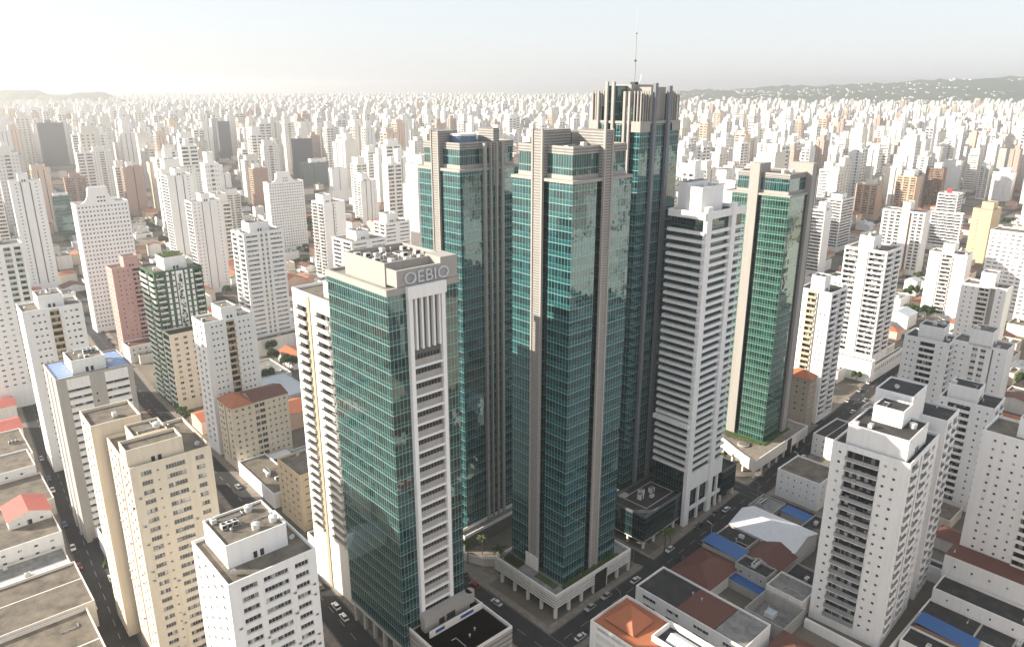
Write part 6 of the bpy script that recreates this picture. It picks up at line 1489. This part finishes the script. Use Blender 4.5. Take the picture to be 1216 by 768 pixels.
# the leafy square, yards and verges
sq = [(ab(a, b), k) for a, b, k in ((456, 214, 1), (462, 221, 0), (470, 216, 2), (478, 222, 1), (486, 214, 0), (494, 221, 1), (502, 212, 2), (447, 186, 0), (510, 224, 1), (440, 205, 2), (520, 190, 3), (532, 232, 1))]
nt_ = 0
for (x, y), k in sq:
    if foot_hit(x - 1, y - 1, .7, 2, 2, .5): continue
    o = put_tree(TREES[k], x, y, brng.uniform(.85, 1.15), None, None, None); tree_label(x, y, o); FOOT.append((x, y, 0, 2.5, 2.5))
tc = []
for _ in range(1500):
    u, v = brng.uniform(0, 1216), 720 - (720 - 240) * brng.random() ** .7; tc.append(at(u, v))
brng.shuffle(tree_c)
for (x, y) in tc + tree_c:
    if nt_ > 190: break
    p = proj(x, y, 4)
    if not p or not (0 < p[0] < 1216 and p[1] < 760): continue
    if foot_hit(x - 2, y - 2, .7, 4, 4, .6): continue
    # only where nothing in front hides the spot
    if any(v[4] < p[2] * .98 and v[0] < p[0] < v[1] and v[2] < p[1] < v[3] for v in VIEWBOX): continue
    o = put_tree(TREES[brng.choice((0, 1, 2, 3, 1))], x, y, brng.uniform(.7, 1.15), None, None, None); tree_label(x, y, o); nt_ += 1; FOOT.append((x, y, 0, 2.5, 2.5))
for wh, lst in tl.items():
    lst.sort(key=lambda t: t[0])
    for i, (d, o) in enumerate(lst): tag(o, 'green street tree %s, %s' % (wh, 'the only one there' if len(lst) == 1 else '%snearest of %d there' % (ORDN[i] if i < 14 else 'far ', len(lst))), 'tree', 'trees along the streets')
# streets of the far city
mb = MB()
for ia in range(-60, 60):
    for ib in range(-10, 40):
        x, y = ab(ia * PA, ib * PB); d = math.hypot(x, y)
        if d < 480 or d > 3200 or abs(x) > .8 * y + 100: continue
        a0, b0 = ia * PA, ib * PB
        for (p, q, r_, s) in ((a0 - 4.5, a0 + 4.5, b0 + 5, b0 + PB - 5), (a0 - 4.5, a0 + PA - 4.5, b0 - 4.5, b0 + 4.5)):
            mb.quad((*ab(p, r_), .02), (*ab(q, r_), .02), (*ab(q, s), .02), (*ab(p, s), .02), ASPH)
structure('street_grid', mb)

# hills: a wooded ridge with houses to the right, a faint one to the left
HILLM = rough_surface('hill_woodland', [(.3, (.03, .045, .02)), (.55, (.05, .07, .03)), (.8, (.12, .115, .075))], .012)
def hill(name, prof, y0, depth, seed):
    """prof: (x, height) along the ridge"""
    rr = random.Random(seed); m = MB(); nx, ny = 90, 14; x0, x1 = prof[0][0], prof[-1][0]
    def hgt(x):
        for (a, ha), (b, hb) in zip(prof, prof[1:]):
            if a <= x <= b: t = (x - a) / (b - a); t = t * t * (3 - 2 * t); return ha + (hb - ha) * t
        return 0
    G = []
    for j in range(ny + 1):
        t = j / ny; rowp = []
        for i in range(nx + 1):
            x = x0 + (x1 - x0) * i / nx; sh = math.sin(math.pi * min(1, t * 1.0)) ** .8 if t < 1 else 0
            h = hgt(x) * sh * (1 + .07 * math.sin(x * .011 + j) + .05 * math.sin(x * .031 + 2 * j)) - .5; rowp.append((x + rr.uniform(-15, 15), y0 + depth * t + rr.uniform(-15, 15), h))
        G.append(rowp)
    for j in range(ny):
        for i in range(nx): m.quad(G[j][i], G[j][i + 1], G[j + 1][i + 1], G[j + 1][i], HILLM)
    o = structure(name, m)
    for p in o.data.polygons: p.use_smooth = True
    return G
G = hill('hill', [(300, 20), (900, 105), (1400, 138), (1900, 156), (2400, 170), (2900, 195), (3400, 212), (3800, 210), (4400, 190), (5200, 120)], 4300, 1900, 3)
hm = MB(); hr = random.Random(9)
for _ in range(900):
    j, i = hr.randrange(1, 7), hr.randrange(8, 89); p, q = G[j][i], G[j + 1][i + 1]; t, s = hr.random(), hr.random()
    if math.sin(i * .35) + math.sin(j * 1.3 + i * .12) < -.1 and hr.random() < .85: continue
    x, y = p[0] + (q[0] - p[0]) * t, p[1] + (q[1] - p[1]) * s
    z = (G[j][i][2] * (1 - t) + G[j][i + 1][2] * t) * (1 - s) + (G[j + 1][i][2] * (1 - t) + G[j + 1][i + 1][2] * t) * s
    w_ = hr.uniform(9, 26); hm.box(x, x + w_, y, y + hr.uniform(9, 16), z - 4, z + hr.uniform(4, 9), wall((.78, .76, .72)), TILE if hr.random() < .3 else ROOFG)
tag(hm.build('hillside_houses'), 'white houses scattered over the wooded ridge at right', None, None, 'stuff')
hill('hill', [(-3900, 60), (-3300, 110), (-2900, 124), (-2680, 140), (-2500, 118), (-2380, 132), (-2150, 85), (-2000, 15), (-1900, 2)], 3900, 900, 5)

# ------------------------------------------------------------------ haze over the whole city
HZ = MB(); HZ.box(-GX - 50, GX + 50, GY0 - 50, GY1 + 50, -1.0, 226.0, ASPH, bottom=True)
ho = HZ.build('haze'); ho['kind'] = 'stuff'; ho['label'] = 'pale morning haze lying over the whole city'
hmv = bpy.data.materials.new('haze'); hmv.use_nodes = True; N = hmv.node_tree.nodes; L = hmv.node_tree.links
N.remove(N['Principled BSDF']); pv = N.new('ShaderNodeVolumePrincipled'); L.new(pv.outputs[0], N['Material Output'].inputs['Volume'])
pv.inputs['Color'].default_value = (.97, .975, .98, 1); pv.inputs['Density'].default_value = 0.000185; pv.inputs['Anisotropy'].default_value = 0.5
ho.data.materials.clear(); ho.data.materials.append(hmv)
